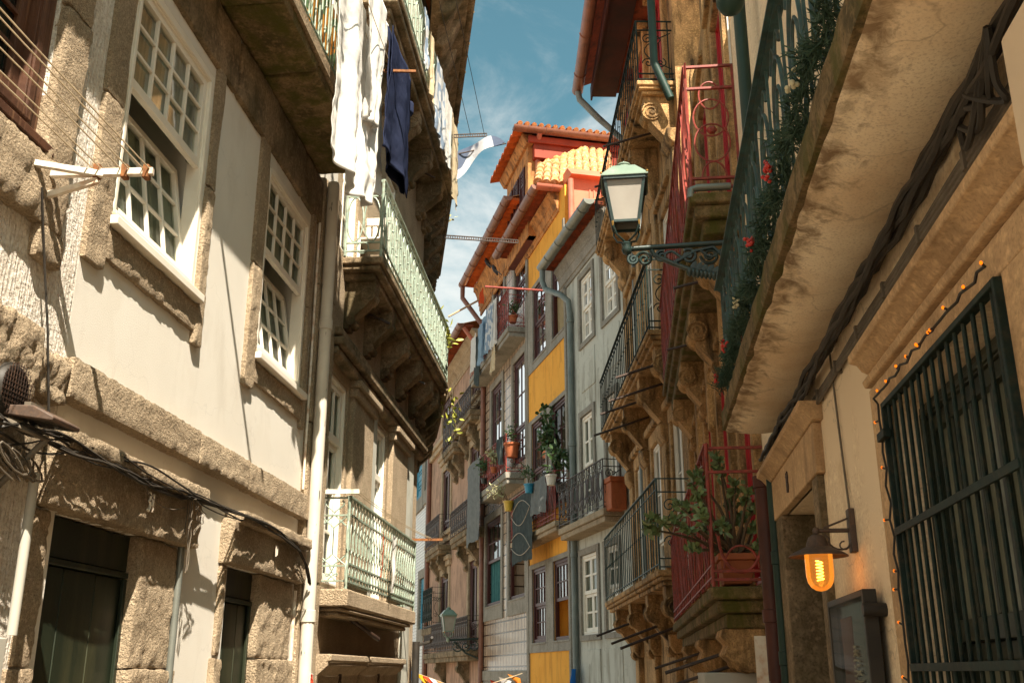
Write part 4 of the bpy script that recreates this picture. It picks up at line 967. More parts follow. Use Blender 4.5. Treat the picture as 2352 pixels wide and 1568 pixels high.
b = MB(); b.rough(s0_, s1_+.015, nb-.03, nb+.028, 3.285, 3.435, .010, .06, .015, 9, .006); b.build('slab_edge', granite_moss, r0, bo)
b = MB(); rail(b, (s0_, .355), (7.40, .355), 3.46, 4.37, 'loops', .52, .0085); rail(b, (7.40, .0), (7.40, .355), 3.46, 4.37, 'bars', .09); b.bar((s0_,.37,4.378), (7.42,.37,4.378), .07, .012); b.build('railing', iron_blue, r0, bo)
# garland
b = MB(); gs = [(7.38-i*.05, .40+.012*math.sin(i*.9), 3.60+.035*math.sin(i*.55)+.02*math.sin(i*1.7)) for i in range(125)]
for p in gs:
    for _ in range(64):
        d = rdir(); d.x += R.uniform(-.6,.6); leaf(b, Vector(p)+rdir()*R.random()*.055, d, R.uniform(.035,.075), .007)
gn = thing(FR0, 4.5, .40, 3.5, 'garland', 'evergreen garland with red berries along the base of the near right balcony', 'garland')
b.build('needles', fir, gn, smooth=0, recalc=False)
for i, sx in enumerate((7.15, 6.35, 5.55, 4.7, 3.95, 3.25, 2.7, 2.2)):
    b = MB(); w = i % 3 == 2
    for _ in range(16 if not w else 9):
        o = rdir()*R.uniform(.01,.045); b.lathe((sx+o.x*1.2, .455+o.y*.6, 3.60+o.z*1.2), [(.001,-.010),(.007,-.007),(.010,0),(.007,.007),(.001,.010)], 7)
    b.build('flower_cluster' if w else 'berry_cluster', berry_w if w else berry_m, gn)
# lamp on the ochre wall
ls, ln, lz = 5.18, .185, 2.15
lp = thing(FR0, ls, 0, 2.0, 'wall_lamp', 'lit barn style wall lamp with brown shade and amber glass on the ochre wall', 'lamp')
b = MB(); b.box(ls-.035, ls+.035, 0, .03, 2.155, 2.365); b.build('wall_plate', lamp_brown, lp, bevel=.004)
b = MB(); b.tube([(ls,.03,2.262),(ls,ln,2.262)], .011, 8); b.tube([(ls,.03,2.32),(ls,ln*.8,2.275)], .005, 6)
b.tube([(ls,.03+.05*(1-math.cos(t*.45)),2.20-.03*math.sin(t*.5)) for t in range(9)]+[(ls,ln*.8,2.245)], .005, 6); b.tube([(ls,.035+.022*(1-math.cos(t*.6)),2.19-.02*math.sin(t*.6)) for t in range(9)], .004, 6); b.lathe((ls,ln,2.262),[(.002,-.02),(.015,-.014),(.018,0),(.014,.012),(.002,.018)],12); b.build('arm', lamp_brown, lp)
b = MB(); b.lathe((ls,ln,lz), [(.004,.095),(.022,.093),(.040,.080),(.050,.055),(.055,.035),(.075,.026),(.115,.008),(.140,-.008),(.142,-.013),(.138,-.013),(.110,.001),(.07,.015),(.045,.02)], 36); b.build('shade', lamp_brown, lp, smooth=50)
b = MB(); b.lathe((ls,ln,lz), [(.066,.012),(.067,-.03),(.066,-.105),(.060,-.135),(.046,-.158),(.025,-.172),(.004,-.177)], 28); b.build('glass', amber_glass, lp, smooth=80)
b = MB(); b.tube([(ls+.016*math.cos(t*.9), ln+.016*math.sin(t*.9), lz-.03-.0022*t) for t in range(44)], .0026, 5); b.build('filament', filament, lp)
ld = bpy.data.lights.new('lamp_light', 'POINT'); ld.energy = .05; ld.color = (1,.55,.2); ld.shadow_soft_size = .03
lo = bpy.data.objects.new('lamp_light', ld); COL.objects.link(lo); x, y = FR0.w(ls, ln); lo.location = (x, y, lz-.09)
cable(FR0, [(5.30,.012,3.2),(5.26,.012,2.8),(5.2,.012,2.36)], .006, cable_g, 'thin wire running down the ochre wall to the lamp', 'wire', 'wire', 0)
# menu case
mc = thing(FR0, 5.2, 0, 1.2, 'display_case', 'glazed black display case hanging on the ochre wall below the lamp', 'display case')
b = MB(); ring(b, 4.72, 5.62, .03, .09, .95, 1.95, .03); b.build('frame', cable_m, mc, bevel=.004)
b = MB(); b.box(4.75, 5.59, .03, .05, .98, 1.92); bk = b.build('backing', slate_black, mc)
b = MB(); b.box(5.22, 5.50, .05, .052, 1.30, 1.86); b.build('sheet', mat('maroon_sheet', (.12,.045,.045), None, .6, 3, None, bump=0), mc, bk)
b = MB()
for k in range(26):
    z = 1.72-.022*k; w = .035+.07*math.sin(min(1, k/12)*PI*.5)*(1 if k < 18 else max(.35, 1-(k-18)/14)); c = 5.17-.004*k
    b.tube([(c-w, .056, z+R.uniform(-.006,.006)), (c-w*.3, .058, z+.012*R.uniform(-1,1)), (c+w*.4, .057, z+.012*R.uniform(-1,1)), (c+w, .056, z)], .006, 4)
b.build('chalk_drawing', chalk, mc, bk)
b = MB(); b.quad((4.75,.086,.98),(5.59,.086,.98),(5.59,.086,1.92),(4.75,.086,1.92)); b.build('pane', glass, mc, smooth=0)
b = MB(); b.lathe((4.70,.05,1.86),[(.028,-.05),(.03,-.04),(.03,.04),(.028,.05)],12,'n'); b.build('bracket', cable_m, mc)
# fairy lights around the grille
fl = thing(FR0, 4.25, .05, 1.4, 'fairy_lights', 'string of small orange fairy lights around the barred window', 'string lights')
path = []
for i in range(26): u = i/25; path.append((2.80+1.45*u, .055+.006*math.sin(i*2.3), 2.685+.006*math.sin(i*1.9)))
for i in range(26): u = i/25; path.append((4.258+.003*math.sin(i*1.7), .042+.006*math.sin(i*2.9), 2.66-1.7*u))
b = MB(); b.tube(path, .005, 5); b.build('wire', cable_m, fl)
for i, p in enumerate(path):
    if i % 3 == 0 or i in (10, 13, 37):
        d = Vector((.030 if i > 25 else R.uniform(-.015,.015), R.uniform(.008,.015), .014*R.uniform(-.3,1)))
        q = Vector(p)+d; b = MB(); b.tube([p, tuple(q)], .0042, 5); so = b.build('socket', cable_m, fl)
        b = MB(); b.lathe(tuple(q), [(.001,-.006),(.004,-.0035),(.005,0),(.004,.0035),(.001,.006)], 8); b.build('bulb', bulb_glow, fl, so)
# cables under the balcony and box
b = MB()
for k in range(8):
    pts = []; ph = R.random()*9
    for i in range(60):
        s = 7.75-i*.115; pts.append((s, .03+.011*k+.018*math.sin(k*1.9+i*.25), 3.235-.016*k+.016*math.sin(i*.45+ph)+.014*math.sin(i*.17+k)-.02*math.sin(i*.9+k)**4))
    b.tube(pts, R.choice((.010,.013,.017)), 6)
single(b, FR0, (4.5,.03,3.1), 'cable_bundle', cable_m, 'black cables running along the wall under the rounded balcony', 'cables', recalc=False)
b = MB()
for k in range(3):
    pts = [(7.75-i*.115, .022, 3.085-.020*k+.004*math.sin(i*.5+k)) for i in range(60)]; b.tube(pts, .011, 6)
for i in range(10): s = 7.3-i*.55; b.box(s-.012, s+.012, .0, .04, 3.035, 3.10)
single(b, FR0, (4.5,.02,3.07), 'conduit', cable_g, 'grey conduits clipped along the ochre wall under the cables', 'conduit', recalc=False)
b = MB()
for k in range(4):
    j = lambda: R.uniform(-.04,.04)
    pts = [(3.0-.10*k, .06, 3.22), (2.85-.09*k+j(), .07+.01*k, 3.12+j()), (2.70-.07*k+j(), .07+j()*.5, 3.03+j()), (2.58-.05*k, .09, 3.05+j()), (2.35, .12, 3.16)]
    q_ = [Vector(p) for p in pts]; sm = []
    for i in range(len(q_)-1):
        p0, p1, p2, p3 = q_[max(i-1,0)], q_[i], q_[i+1], q_[min(i+2,len(q_)-1)]
        for t in range(6):
            t = t/6; sm.append(tuple(.5*((2*p1)+(p2-p0)*t+(2*p0-5*p1+4*p2-p3)*t*t+(3*p1-p0-3*p2+p3)*t**3)))
    b.tube(sm+[tuple(q_[-1])], .011, 6)
single(b, FR0, (2.4,.05,3.0), 'cable_loop', cable_m, 'black cable loops beside the cream junction box', 'cables', recalc=False)
q = FR0.px(2345, 392, .27)
b = MB(); b.box(q[0]-.30, q[0]+.0, .0, .27, q[1]-.0, q[1]+.30); jb = single(b, FR0, (q[0],0,q[1]), 'junction_box', cream_box, 'cream junction box with an orange sticker in the top right corner', 'box', bevel=.012)
b = MB(); b.box(q[0]-.29, q[0]-.26, .2705, .272, q[1]+.10, q[1]+.24); so = b.build('warning_strip', plastic_y, Node(jb, FR0, (q[0],0,q[1])), smooth=0)

# ---- granite house with red iron balconies
r1 = thing(FR1, 0, 0, 0, 'townhouse', 'golden granite house with rust red iron balconies and red doors', 'house', GR)
dz = ((2.34, 4.75), (5.80, 8.15))
DS = ((.22, 1.06), (2.0, 2.9), (3.8, 4.7), (5.6, 6.4))
wall(r1, .01, R1E, GB, 9.2, [(a, c, z0, z1) for z0, z1 in dz for a, c in DS], granite_gold)
for z0_, z1_ in dz:
    for a, c in DS: window(r1, a, c, z0_, z1_, m=wood_brightred, n=.0, cols=1, rows=2, split=.3, low=(1,3), mull=True, fw=.06, sw=.055, bw=.03, cur=curtain_w, gl=glass_dark)
b = MB()
for z0_, z1_ in dz:
    for a, c in DS:
        b.cut()
        for x0, x1 in ((a-.16, a-.005), (c+.005, c+.16)): b.box(x0, x1, -.02, .07, z0_, z1_); 
        b.box(a-.16, c+.16, -.02, .075, z1_+.002, z1_+.18); b.box(a-.22, c+.22, -.02, .13, z1_+.18, z1_+.26)
b.build('door_surround', granite_gold, r1, bevel=.012)
b = MB()
for s in (1.5, 3.35, 5.15):
    b.cut(); b.prism([(s-.17,0),(s-.19,.05),(s-.10,.13),(s+.10,.13),(s+.19,.05),(s+.17,0)], 'z', 4.30, 5.4); b.cut(); b.prism([(s-.15,0),(s-.15,.10),(s+.15,.10),(s+.15,0)], 'z', 7.2, 9.1)
b.build('pilaster', granite_gold, r1, bevel=.03)
b = MB(); b.box(1.2, 1.42, -.01, .02, 2.4, 4.2); b.cut(); b.box(.03, .17, -.01, .02, 5.8, 8.2); b.build('white_render_strip', plaster, r1)
def ring_side(z, rh):
    def f(b, s, n):
        w = n-.03; H = rh
        for zz in (z+.04, z+H*.10, z+H*.82, z+H): b.bar((s, 0, zz), (s, w, zz), .03, .022)
        b.bar((s, .01, z), (s, .01, z+H), .025, .025)
        cx = w*.52
        for cz, rx, rz in ((.58,.36,.135),(.38,.36,.135),(.76,.22,.10)): b.tube([(s, cx+w*rx*math.cos(2*PI*t/24), z+H*(cz+rz*1.1*math.sin(2*PI*t/24))) for t in range(24)], .009, 5, True)
        b.tube([(s, cx+w*.25*math.cos(PI*t/12), z+H*(.10+.13*math.sin(PI*t/12))) for t in range(13)], .009, 5)
        b.lathe((s, cx, z+H*.48), [(.01,-.05),(.04,-.02),(.04,.02),(.01,.05)], 8, 'n')
    return f
def plain_side(z, rh):
    def f(b, s, n):
        for q in (.04, .10, .82, 1.0): b.bar((s, 0, z+rh*q), (s, n-.03, z+rh*q), .03, .022)
        b.tube([(s, (n-.03)*(.5+.38*math.cos(PI*t/12)), z+rh*(.35-.26*math.sin(PI*t/12))) for t in range(13)], .014, 6)
        b.tube([(s, (n-.03)*(.5+.30*math.cos(PI*t/12)), z+rh*(.12+.16*math.sin(PI*t/12))) for t in range(13)], .009, 6)
    return f
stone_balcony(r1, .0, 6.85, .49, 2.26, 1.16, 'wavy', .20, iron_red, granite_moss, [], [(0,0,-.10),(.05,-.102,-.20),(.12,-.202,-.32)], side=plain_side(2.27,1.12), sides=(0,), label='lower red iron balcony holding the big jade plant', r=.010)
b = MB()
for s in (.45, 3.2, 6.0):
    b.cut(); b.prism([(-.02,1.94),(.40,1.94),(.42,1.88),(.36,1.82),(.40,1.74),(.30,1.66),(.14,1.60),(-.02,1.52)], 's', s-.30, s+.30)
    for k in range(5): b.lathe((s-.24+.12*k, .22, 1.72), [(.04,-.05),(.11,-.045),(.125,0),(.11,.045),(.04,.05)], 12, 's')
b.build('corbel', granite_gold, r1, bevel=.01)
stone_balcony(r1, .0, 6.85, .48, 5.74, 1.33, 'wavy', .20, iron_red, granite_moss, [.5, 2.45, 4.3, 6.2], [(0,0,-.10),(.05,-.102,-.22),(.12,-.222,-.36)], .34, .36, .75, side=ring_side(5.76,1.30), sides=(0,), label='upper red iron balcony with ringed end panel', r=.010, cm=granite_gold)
b = MB(); b.tube([(.03,.10,5.80),(.03,.40,5.80),(.03,.455,5.78),(.03,.46,5.70)], .035, 10); b.build('waste_pipe', pipe_grey, r1)
b = MB()
for s, z in ((.8, 1.75), (1.15, 1.62), (3.9, 1.8)): b.cut(); b.tube([(s,-.0,z+.12),(s+.05,.85,z-.15)], .016, 8)
for s, z in ((.9, 5.2), (2.6, 5.1)): b.cut(); b.tube([(s,0,z+.1),(s+.05,.6,z-.02)], .014, 8)
b.build('iron_rod', iron_brown, r1)
# pipes at the joint between the ochre and granite houses
pb = FR0.px(1770, 1300, .07)[0]
b_ = pipe_thing(FR0, [(pb,.08,-2),(pb,.08,3.05)], .065, pipe_brown, 'dark red brown drainpipe at the corner of the ochre house', [(pb,.08,2.0),(pb,.08,3.0)])
b = MB(); strokes(b, pb-.02, .147, 1.42, -.06, .12, [[(.3,1),(.3,.15),(.1,0),(0,.1)], [(1,1),(.6,1),(.6,.5),(.9,.5)], [(.6,.5),(.6,0),(1,0)]], .004); b.build('lettering', chalk, b_)
pipe_thing(FR0, [(pb-.24,.05,-2),(pb-.24,.05,3.1)], .035, pipe_dgreen, 'slim dark green pipe beside the red brown drainpipe', [(pb-.24,.05,1.7),(pb-.24,.05,2.4)])
gp = FR1.px(1712, 200, .16)
nd = pipe_thing(FR1, [(gp[0],.16,4.4),(gp[0],.16,9.0)], .048, pipe_dgreen, 'thick dark green drainpipe at the top between the red and green balconies', [(gp[0],.16,7.2)])
b = MB(); q = FR1.px(1678, 10, .3); b.lathe((q[0],.3,q[1]), [(.02,-.08),(.07,-.055),(.10,0),(.10,.05),(.08,.05)], 16); b.build('hopper', pipe_dgreen, nd)
b = MB(); q = FR1.px(1735, 1543, .30); b.box(.35, 1.25, .10, .55, q[1]-.6, q[1]); single(b, FR1, (.8,.1,q[1]-.6), 'signboard', grey_box, 'plain grey board below the lower red balcony, at the bottom edge', 'sign', bevel=.01)
b = MB(); q = FR1.px(1756, 1457, .12); b.box(.02, .07, .02, .17, q[1]-.8, q[1]); sg_ = single(b, FR1, (.05,.02,q[1]-.8), 'signboard', steel_white, 'narrow white signboard beside the red brown drainpipe', 'sign', bevel=.004)
# jade plant
jp = thing(FR1, .28, .27, 2.30, 'potted_plant', 'large jade plant in a square terracotta pot on the lower red balcony', 'plant')
px0 = .30; b = MB()
def frust(b, s, n, z0, z1, r0_, r1_): b.add([(s+r*x, n+r*y*.85, z) for r, z in ((r0_,z0),(r1_,z1)) for x, y in ((-1,-1),(1,-1),(1,1),(-1,1))], [(3,2,1,0),(4,5,6,7)]+[(i,(i+1)%4,4+(i+1)%4,4+i) for i in range(4)])
frust(b, px0, .25, 2.29, 2.48, .13, .165); frust(b, px0, .25, 2.481, 2.535, .185, .185); b.build('pot', terracotta, jp, bevel=.008)
b = MB(); tips = []
def targ(x, y, s): n, z = FR1.nat(x, y, s); return Vector((s, n, z))
TG = [(1500,1195,.0),(1485,1215,.1),(1545,1195,.1),(1590,1110,.15),(1600,1090,.35),(1650,1060,.3),(1640,1050,.5),(1690,1115,.2),(1720,1130,.15),(1735,1165,.2),(1680,1150,.5),(1605,1150,.3),(1575,1215,.05),(1620,1215,.3),(1660,1205,.2),(1700,1190,.4),(1740,1215,.25),(1755,1255,.15),(1770,1270,.3),(1690,1280,.3),(1650,1270,.45),(1590,1260,.1),(1560,1160,.5),(1610,1180,-.05)]
for (x, y, s) in TG:
    e = targ(x, y, s); base = Vector((px0+R.uniform(-.05,.05), .25+R.uniform(-.05,.05), 2.53)); m = base.lerp(e, .5)+Vector((R.uniform(-.03,.03), R.uniform(-.03,.03), R.uniform(-.02,.07)))
    b.tube([tuple(base), tuple(base.lerp(m,.5)+rdir()*.02), tuple(m), tuple(m.lerp(e,.5)+rdir()*.02), tuple(e)], [.020,.016,.013,.010,.006], 6); tips += [e, m.lerp(e,.75)]
b.build('branch', stem_m, jp)
b = MB()
for e in tips:
    for _ in range(17):
        d = rdir()+Vector((0,.15,.45)); leaf(b, e+rdir()*R.random()*.055, d, R.uniform(.055,.09), R.uniform(.034,.052))
b.build('foliage', leaf_j, jp, smooth=0, recalc=False)
# big street lantern on its scrolled bracket
sl = R0E-.25; nL, zA = FR0.nat(1440, 572, sl); 
la = thing(FR0, sl, 0, zA, 'street_lantern', 'large green street lantern with frosted panes on a scrolled bracket, right of centre', 'street lantern')
def lantern(nd, F, s, n, z, k, m, mg, arm_m):
    # frame: four tapering frosted sides, pitched roof and chimney; k = half width at the eaves
    h = k*2.1; t = .60*k
    b = MB()
    for i in range(4):
        c = [(-1,-1),(1,-1),(1,1),(-1,1)]; a, d = c[i], c[(i+1)%4]
        b.bar((s+a[0]*t, n+a[1]*t, z), (s+a[0]*k*.93, n+a[1]*k*.93, z+h), k*.13, k*.13)
        b.bar((s+a[0]*t, n+a[1]*t, z), (s+d[0]*t, n+d[1]*t, z), k*.12, k*.12)
        b.bar((s+a[0]*k*.98, n+a[1]*k*.98, z+h), (s+d[0]*k*.98, n+d[1]*k*.98, z+h), k*.16, k*.2)
    b.build('frame', arm_m if k > .15 else m, nd)
    b = MB()
    for i in range(4):
        c = [(-1,-1),(1,-1),(1,1),(-1,1)]; a, d = c[i], c[(i+1)%4]; q = .96
        b.quad((s+a[0]*t*q,n+a[1]*t*q,z+.01),(s+d[0]*t*q,n+d[1]*t*q,z+.01),(s+d[0]*k*.9,n+d[1]*k*.9,z+h-.01),(s+a[0]*k*.9,n+a[1]*k*.9,z+h-.01))
    b.build('pane', mg, nd, smooth=0, solid=.004)
    b = MB(); P = [(1.12,.0),(1.12,.06),(.52,.78),(.40,.80),(.40,.82)]
    vs = []
    for r, zz in P: vs += [(s+x*r*k, n+y*r*k, z+h+.05*k+zz*k) for x, y in ((-1,-1),(1,-1),(1,1),(-1,1))]
    b.add(vs, [tuple(range(4))[::-1], tuple(range(16,20))]+[(q*4+i, q*4+(i+1)%4, q*4+4+(i+1)%4, q*4+4+i) for q in range(4) for i in range(4)])
    b.lathe((s,n,z+h+.86*k), [(.36*k,0),(.38*k,.05*k),(.30*k,.14*k),(.34*k,.20*k),(.30*k,.27*k),(.08*k,.32*k),(.02*k,.45*k)], 16); b.build('roof', m, nd, smooth=30)
    b = MB()
    for x, y in ((-1,-1),(1,-1),(1,1),(-1,1)):
        b.lathe((s+x*k*1.08, n+y*k*1.08, z+h+.12*k), [(.01*k,0),(.06*k,.04*k),(.06*k,.1*k),(.01*k,.15*k)], 8); b.lathe((s+x*t*1.02, n+y*t*1.02, z-.10*k), [(.01*k,-.2*k),(.05*k,-.12*k),(.06*k,0),(.07*k,.1*k),(.03*k,.14*k)], 8)
    b.build('knob', brass, nd)
    b = MB()
    for x, y in ((-1,-1),(1,-1),(1,1),(-1,1)):
        b.tube([(s+x*t, n+y*t, z), (s+x*t*1.0, n+y*t*1.0, z-.25*k), (s+x*t*.75, n+y*t*.75, z-.62*k), (s+x*t*.15, n+y*t*.15, z-.85*k)], .055*k, 7)
    b.lathe((s,n,z-1.28*k), [(.08*k,-.22*k),(.20*k,-.12*k),(.26*k,.05*k),(.22*k,.25*k),(.26*k,.32*k),(.20*k,.40*k),(.08*k,.45*k)], 14); b.build('cradle', arm_m, nd, smooth=50)
K_ = .185
lantern(la, FR0, sl, nL, zA+1.20*K_, K_, lamp_green, glass_frost, lamp_dgreen)
b = MB(); b.tube([(sl, nL-.02, zA), (sl, -.0, zA+.02)], .024, 8)
n_m = nL*.62
def spiral(b, c, r0_, turns, r, dir=1, ph=0, F=None): b.tube([(c[0], c[1]+r0_*(1-t/26)*math.cos(ph+dir*t*turns*2*PI/26), c[2]+r0_*(1-t/26)*math.sin(ph+dir*t*turns*2*PI/26)) for t in range(25)], r, 6)
b.tube([(sl, nL*.80, zA-.02), (sl, nL*.78, zA-.07), (sl, nL*.62, zA-.16), (sl, nL*.45, zA-.24), (sl, nL*.22, zA-.30), (sl, .0, zA-.33)], .022, 8)
for t in range(16):
    u = t/15; q = (sl, nL*(.50-.48*u), zA-.235-.11*u); b.lathe(q, [(.004,-.05),(.026,-.02),(.030,.01),(.004,.035)], 7)
for c, rr_, dd, ph in (((sl, nL*.86, zA-.105), .075, 1, 0), ((sl, nL*.72, zA-.085), .055, -1, 2), ((sl, nL*.50, zA-.095), .07, 1, 1), ((sl, nL*.33, zA-.10), .08, -1, 0), ((sl, nL*.14, zA-.12), .075, 1, 2), ((sl, nL*.95, zA-.10), .05, -1, 1)): spiral(b, c, rr_, 1.9, .015, dd, ph)
b.tube([(sl, nL*.62, zA-.15), (sl, nL*.45, zA-.05), (sl, nL*.30, zA-.02), (sl, nL*.15, zA-.20), (sl, .02, zA-.10)], .019, 6)
b.tube([(sl, nL*(.70-.66*t/20), zA-.075+.035*math.sin(t*.95)) for t in range(21)], .014, 6)
for dx in range(9): leaf(b, (sl, nL*.16, zA-.22), (0, -.6+dx*.15, .6-dx*.2), .16, .075, (1,0,0)); leaf(b, (sl, nL*(.48-.04*dx), zA-.23-.01*dx), (0, -.3, .7-dx*.1), .10, .06, (1,0,0))
b.build('bracket', lamp_dgreen, la, smooth=60)
# ================================================================== RIGHT SIDE, middle and far
r2 = thing(FR2, 0, 0, 0, 'townhouse', 'tall golden granite house with three dark green iron balconies', 'house', GR)
LV = ((3.05, 1.35), (6.78, 1.20), (11.30, 1.20))
D2 = [(.7, 1.7), (2.9, 3.9), (5.1, 6.1)]
wall(r2, .01, R2E, GB, 14.0, [(a, c, z, z+2.6) for z, _ in LV[:3] for a, c in D2 if z+2.6 < 14] + [(a, c, GB, 1.0) for a, c in D2], granite_gold, back=3)
for z, _ in LV:
    for a, c in D2: window(r2, a, c, z, z+2.6, m=wood_white if z < 11 else wood_brightred, n=.03, cols=1, rows=2, split=.3, low=(1,3), mull=True, cur=curtain_w, gl=glass_dark)
b = MB()
for z, _ in LV:
    for a, c in D2:
        b.cut(); b.box(a-.2, a-.005, -.02, .09, z, z+2.6); b.box(c+.005, c+.2, -.02, .09, z, z+2.6); b.box(a-.2, c+.2, -.02, .10, z+2.602, z+2.85); b.box(a-.28, c+.28, -.02, .18, z+2.852, z+2.98)
b.build('door_surround', granite_gold, r2, bevel=.02)
b = MB()
for s in (.25, 2.3, 4.5, 6.7):
    for z0_, z1_ in ((GB, 1.9), (3.3, 5.4), (7.1, 10)): b.cut(); b.box(s-.22, s+.22, -.02, .12, z0_, z1_); b.prism([(-.02,z1_),(.12,z1_),(.20,z1_+.12),(.22,z1_+.3),(-.02,z1_+.3)], 's', s-.3, s+.3)
b.build('pilaster', granite_gold, r2, bevel=.03)
b = MB()
for a, c in D2:
    m_ = (a+c)/2; b.cut(); b.prism([(m_-.62, 1.0), (m_-.62, .4), (m_-.5, .4)] + [(m_-.5*math.cos(PI*t/14), .4+.6*math.sin(PI*t/14)) for t in range(15)] + [(m_+.62, .4), (m_+.62, 1.35), (m_-.62, 1.35)], 'n', .0, .10)
b.build('arch_surround', granite_gold, r2, bevel=.015)
b = MB()
for a, c in D2: b.cut(); b.box(a, c, -.5, -.45, GB, 1.0)
b.build('door', dark_room, r2)  # near-black sheets paint the unlit space inside the arches
def scroll_side(z, rh):
    def f(b, s, n):
        w = n-.03
        for q in (.03, .12, .85, 1.0): b.bar((s,0,z+rh*q), (s,w,z+rh*q), .025, .018)
        b.tube([(s, w*.12, z), (s, w*.12, z+rh)], .012)
        for c, rr_, d, ph in ((.70,.10,1,0),(.45,.12,-1,1),(.70,.11,-1,3),(.35,.10,1,2)): spiral(b, (s, w*c, z+rh*(.3 if d > 0 else .7)), rr_, 1.6, .010, d, ph)
        b.tube([(s, w*.75*math.sin(PI*t/12)+.03, z+rh*(.2+.6*t/12)) for t in range(13)], .010, 5)
    return f
for i, (z, rh) in enumerate(LV):
    stone_balcony(r2, .12, R2E-.02, .65, z, rh, 'bars', .26, iron_dgreen if i else iron_blue, granite_gold, [.45, 2.3, 4.5, 6.7], [(0,0,-.09),(.03,-.092,-.15),(.09,-.152,-.22)], .30, .52, 1.05, side=scroll_side(z, rh), sides=(0,),
                  label=('lowest', 'middle', 'topmost')[i] + ' dark green barred balcony of the tall granite house', r=.010)
b = MB()
for s, z in ((.5,6.3),(1.6,6.2),(2.9,6.3),(4.2,6.2),(1.2,10.8),(2.8,10.8),(1.0,2.2),(2.2,2.3),(4.6,2.5)): b.cut(); b.tube([(s,.05,z+.15),(s-.1,1.15,z-.25)], .022, 8)
b.build('iron_rod', iron_brown, r2)
# eave of the tall house
eg = 1.15; sF, zG = FR2.px(1330, 212, eg); 
b = MB(); b.box(-2, sF, .30, eg-.28, zG-.12, zG-.02); b.box(-2, sF, eg-.30, eg-.26, zG-.22, zG+.1); eo = b.build('eave', board_red, r2, label='dark red boarded eave')
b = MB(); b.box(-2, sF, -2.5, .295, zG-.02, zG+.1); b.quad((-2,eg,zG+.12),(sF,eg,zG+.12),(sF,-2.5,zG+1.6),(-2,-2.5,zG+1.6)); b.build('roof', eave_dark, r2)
b = MB(); half_gutter(b, -2, sF+.05, eg+.03, zG+.06, .13, joints=1.5); b.build('gutter', gutter_brown, r2)
b = MB(); b.tube([(sF-.1,eg+.03,zG-.05),(sF-.1,eg+.0,zG-.25),(sF-.15,.75,zG-.75),(sF-.2,.05,zG-1.5),(sF-.2,.05,3)], .075, 10); b.build('downpipe', pipe_teal, r2, smooth=60)
b = MB(); q0 = FR2.px(1485, 60, .3); b.tube([(.05,.35,13.8),(.05,.35,11.6),(.05,.1,10.9)], .07, 10); b.build('downpipe', pipe_dgreen, r2, smooth=60)

def fpx(x, y, n=0): return FR3.px(x, y, n)
def hole(xl, yt, xr, yb): return wpx(FR3, xl, yt, xr, yb)
def balc_px(h, n, nt, nbm, fb, style, sp, im, sm, th=.28, r=.012, cs=0, label=None, ch=.6, sidefn='scroll_s'):
    s0_, z = fpx(*nbm, n); _, zt = fpx(*nt, n); s1_, _ = fpx(*fb, n)
    k = (s1_-s0_)
    cl = [s0_+k*(i+.5)/cs for i in range(cs)] if cs else []
    return stone_balcony(h, s0_, s1_, n, z, zt-z, style, sp, im, sm, cl, [(0,0,-th*.55),(.05,-th*.55-.002,-th)], .34, n*.75, ch, side=scroll_side(z, zt-z) if sidefn == 'scroll_s' else sidefn, sides=(0,1), label=label, r=r), (s0_, s1_, z, zt)
# ---- grey house
r3 = thing(FR3, 0, 0, 0, 'townhouse', 'pale grey house with cream sash windows, between the granite house and the yellow house', 'house', GR)
H3 = [hole(1333,645,1364,763), hole(1383,592,1420,700), hole(1336,960,1369,1180), hole(1392,915,1424,1150), hole(1336,1277,1378,1454), hole(1392,1262,1428,1440)]
# same sill and head lines along the row
for i in (0, 2, 4):
    a, c = list(H3[i]), list(H3[i+1]); 
    for k in (2, 3): a[k] = c[k] = a[k]
    c[1] = min(c[1], a[0]-.25); H3[i], H3[i+1] = tuple(a), tuple(c)
sg, zg = fpx(1345,475,.6); sg2, zg2 = fpx(1243,610,.6); zE3 = (zg+zg2)/2
wall(r3, -.6, S34-.01, GB, zE3-.1, H3, plaster_grey, back=3)
for i, q in enumerate(H3): window(r3, *q, m=wood_white, n=-.02, cols=1, rows=2, split=.0 if i in () else .5, low=(1,2), mull=True, fw=.08, sw=.07, bw=.05, gl=glass_sky if i < 2 else glass, cur=curtain_w)
for q in H3: surround(r3, *q, w=.16, n=.05, m=granite_grey, wb=.14 if q[2] > 7 or q[2] < 4 else 0)
b = MB()
for q in H3[:2] + H3[4:]: b.cut(); b.box(q[0]-.05, q[1]+.05, -.01, .02, q[2]-1.35, q[2]-.35)
b.build('apron_panel', plaster_grey, r3, bevel=.01)
_, B3 = balc_px(r3, .5, (1385,1050), (1385,1165), (1282,1222), 'scroll', .42, iron_brown, granite, .30, .013, 0, 'brown scrolled iron balcony on the grey house')
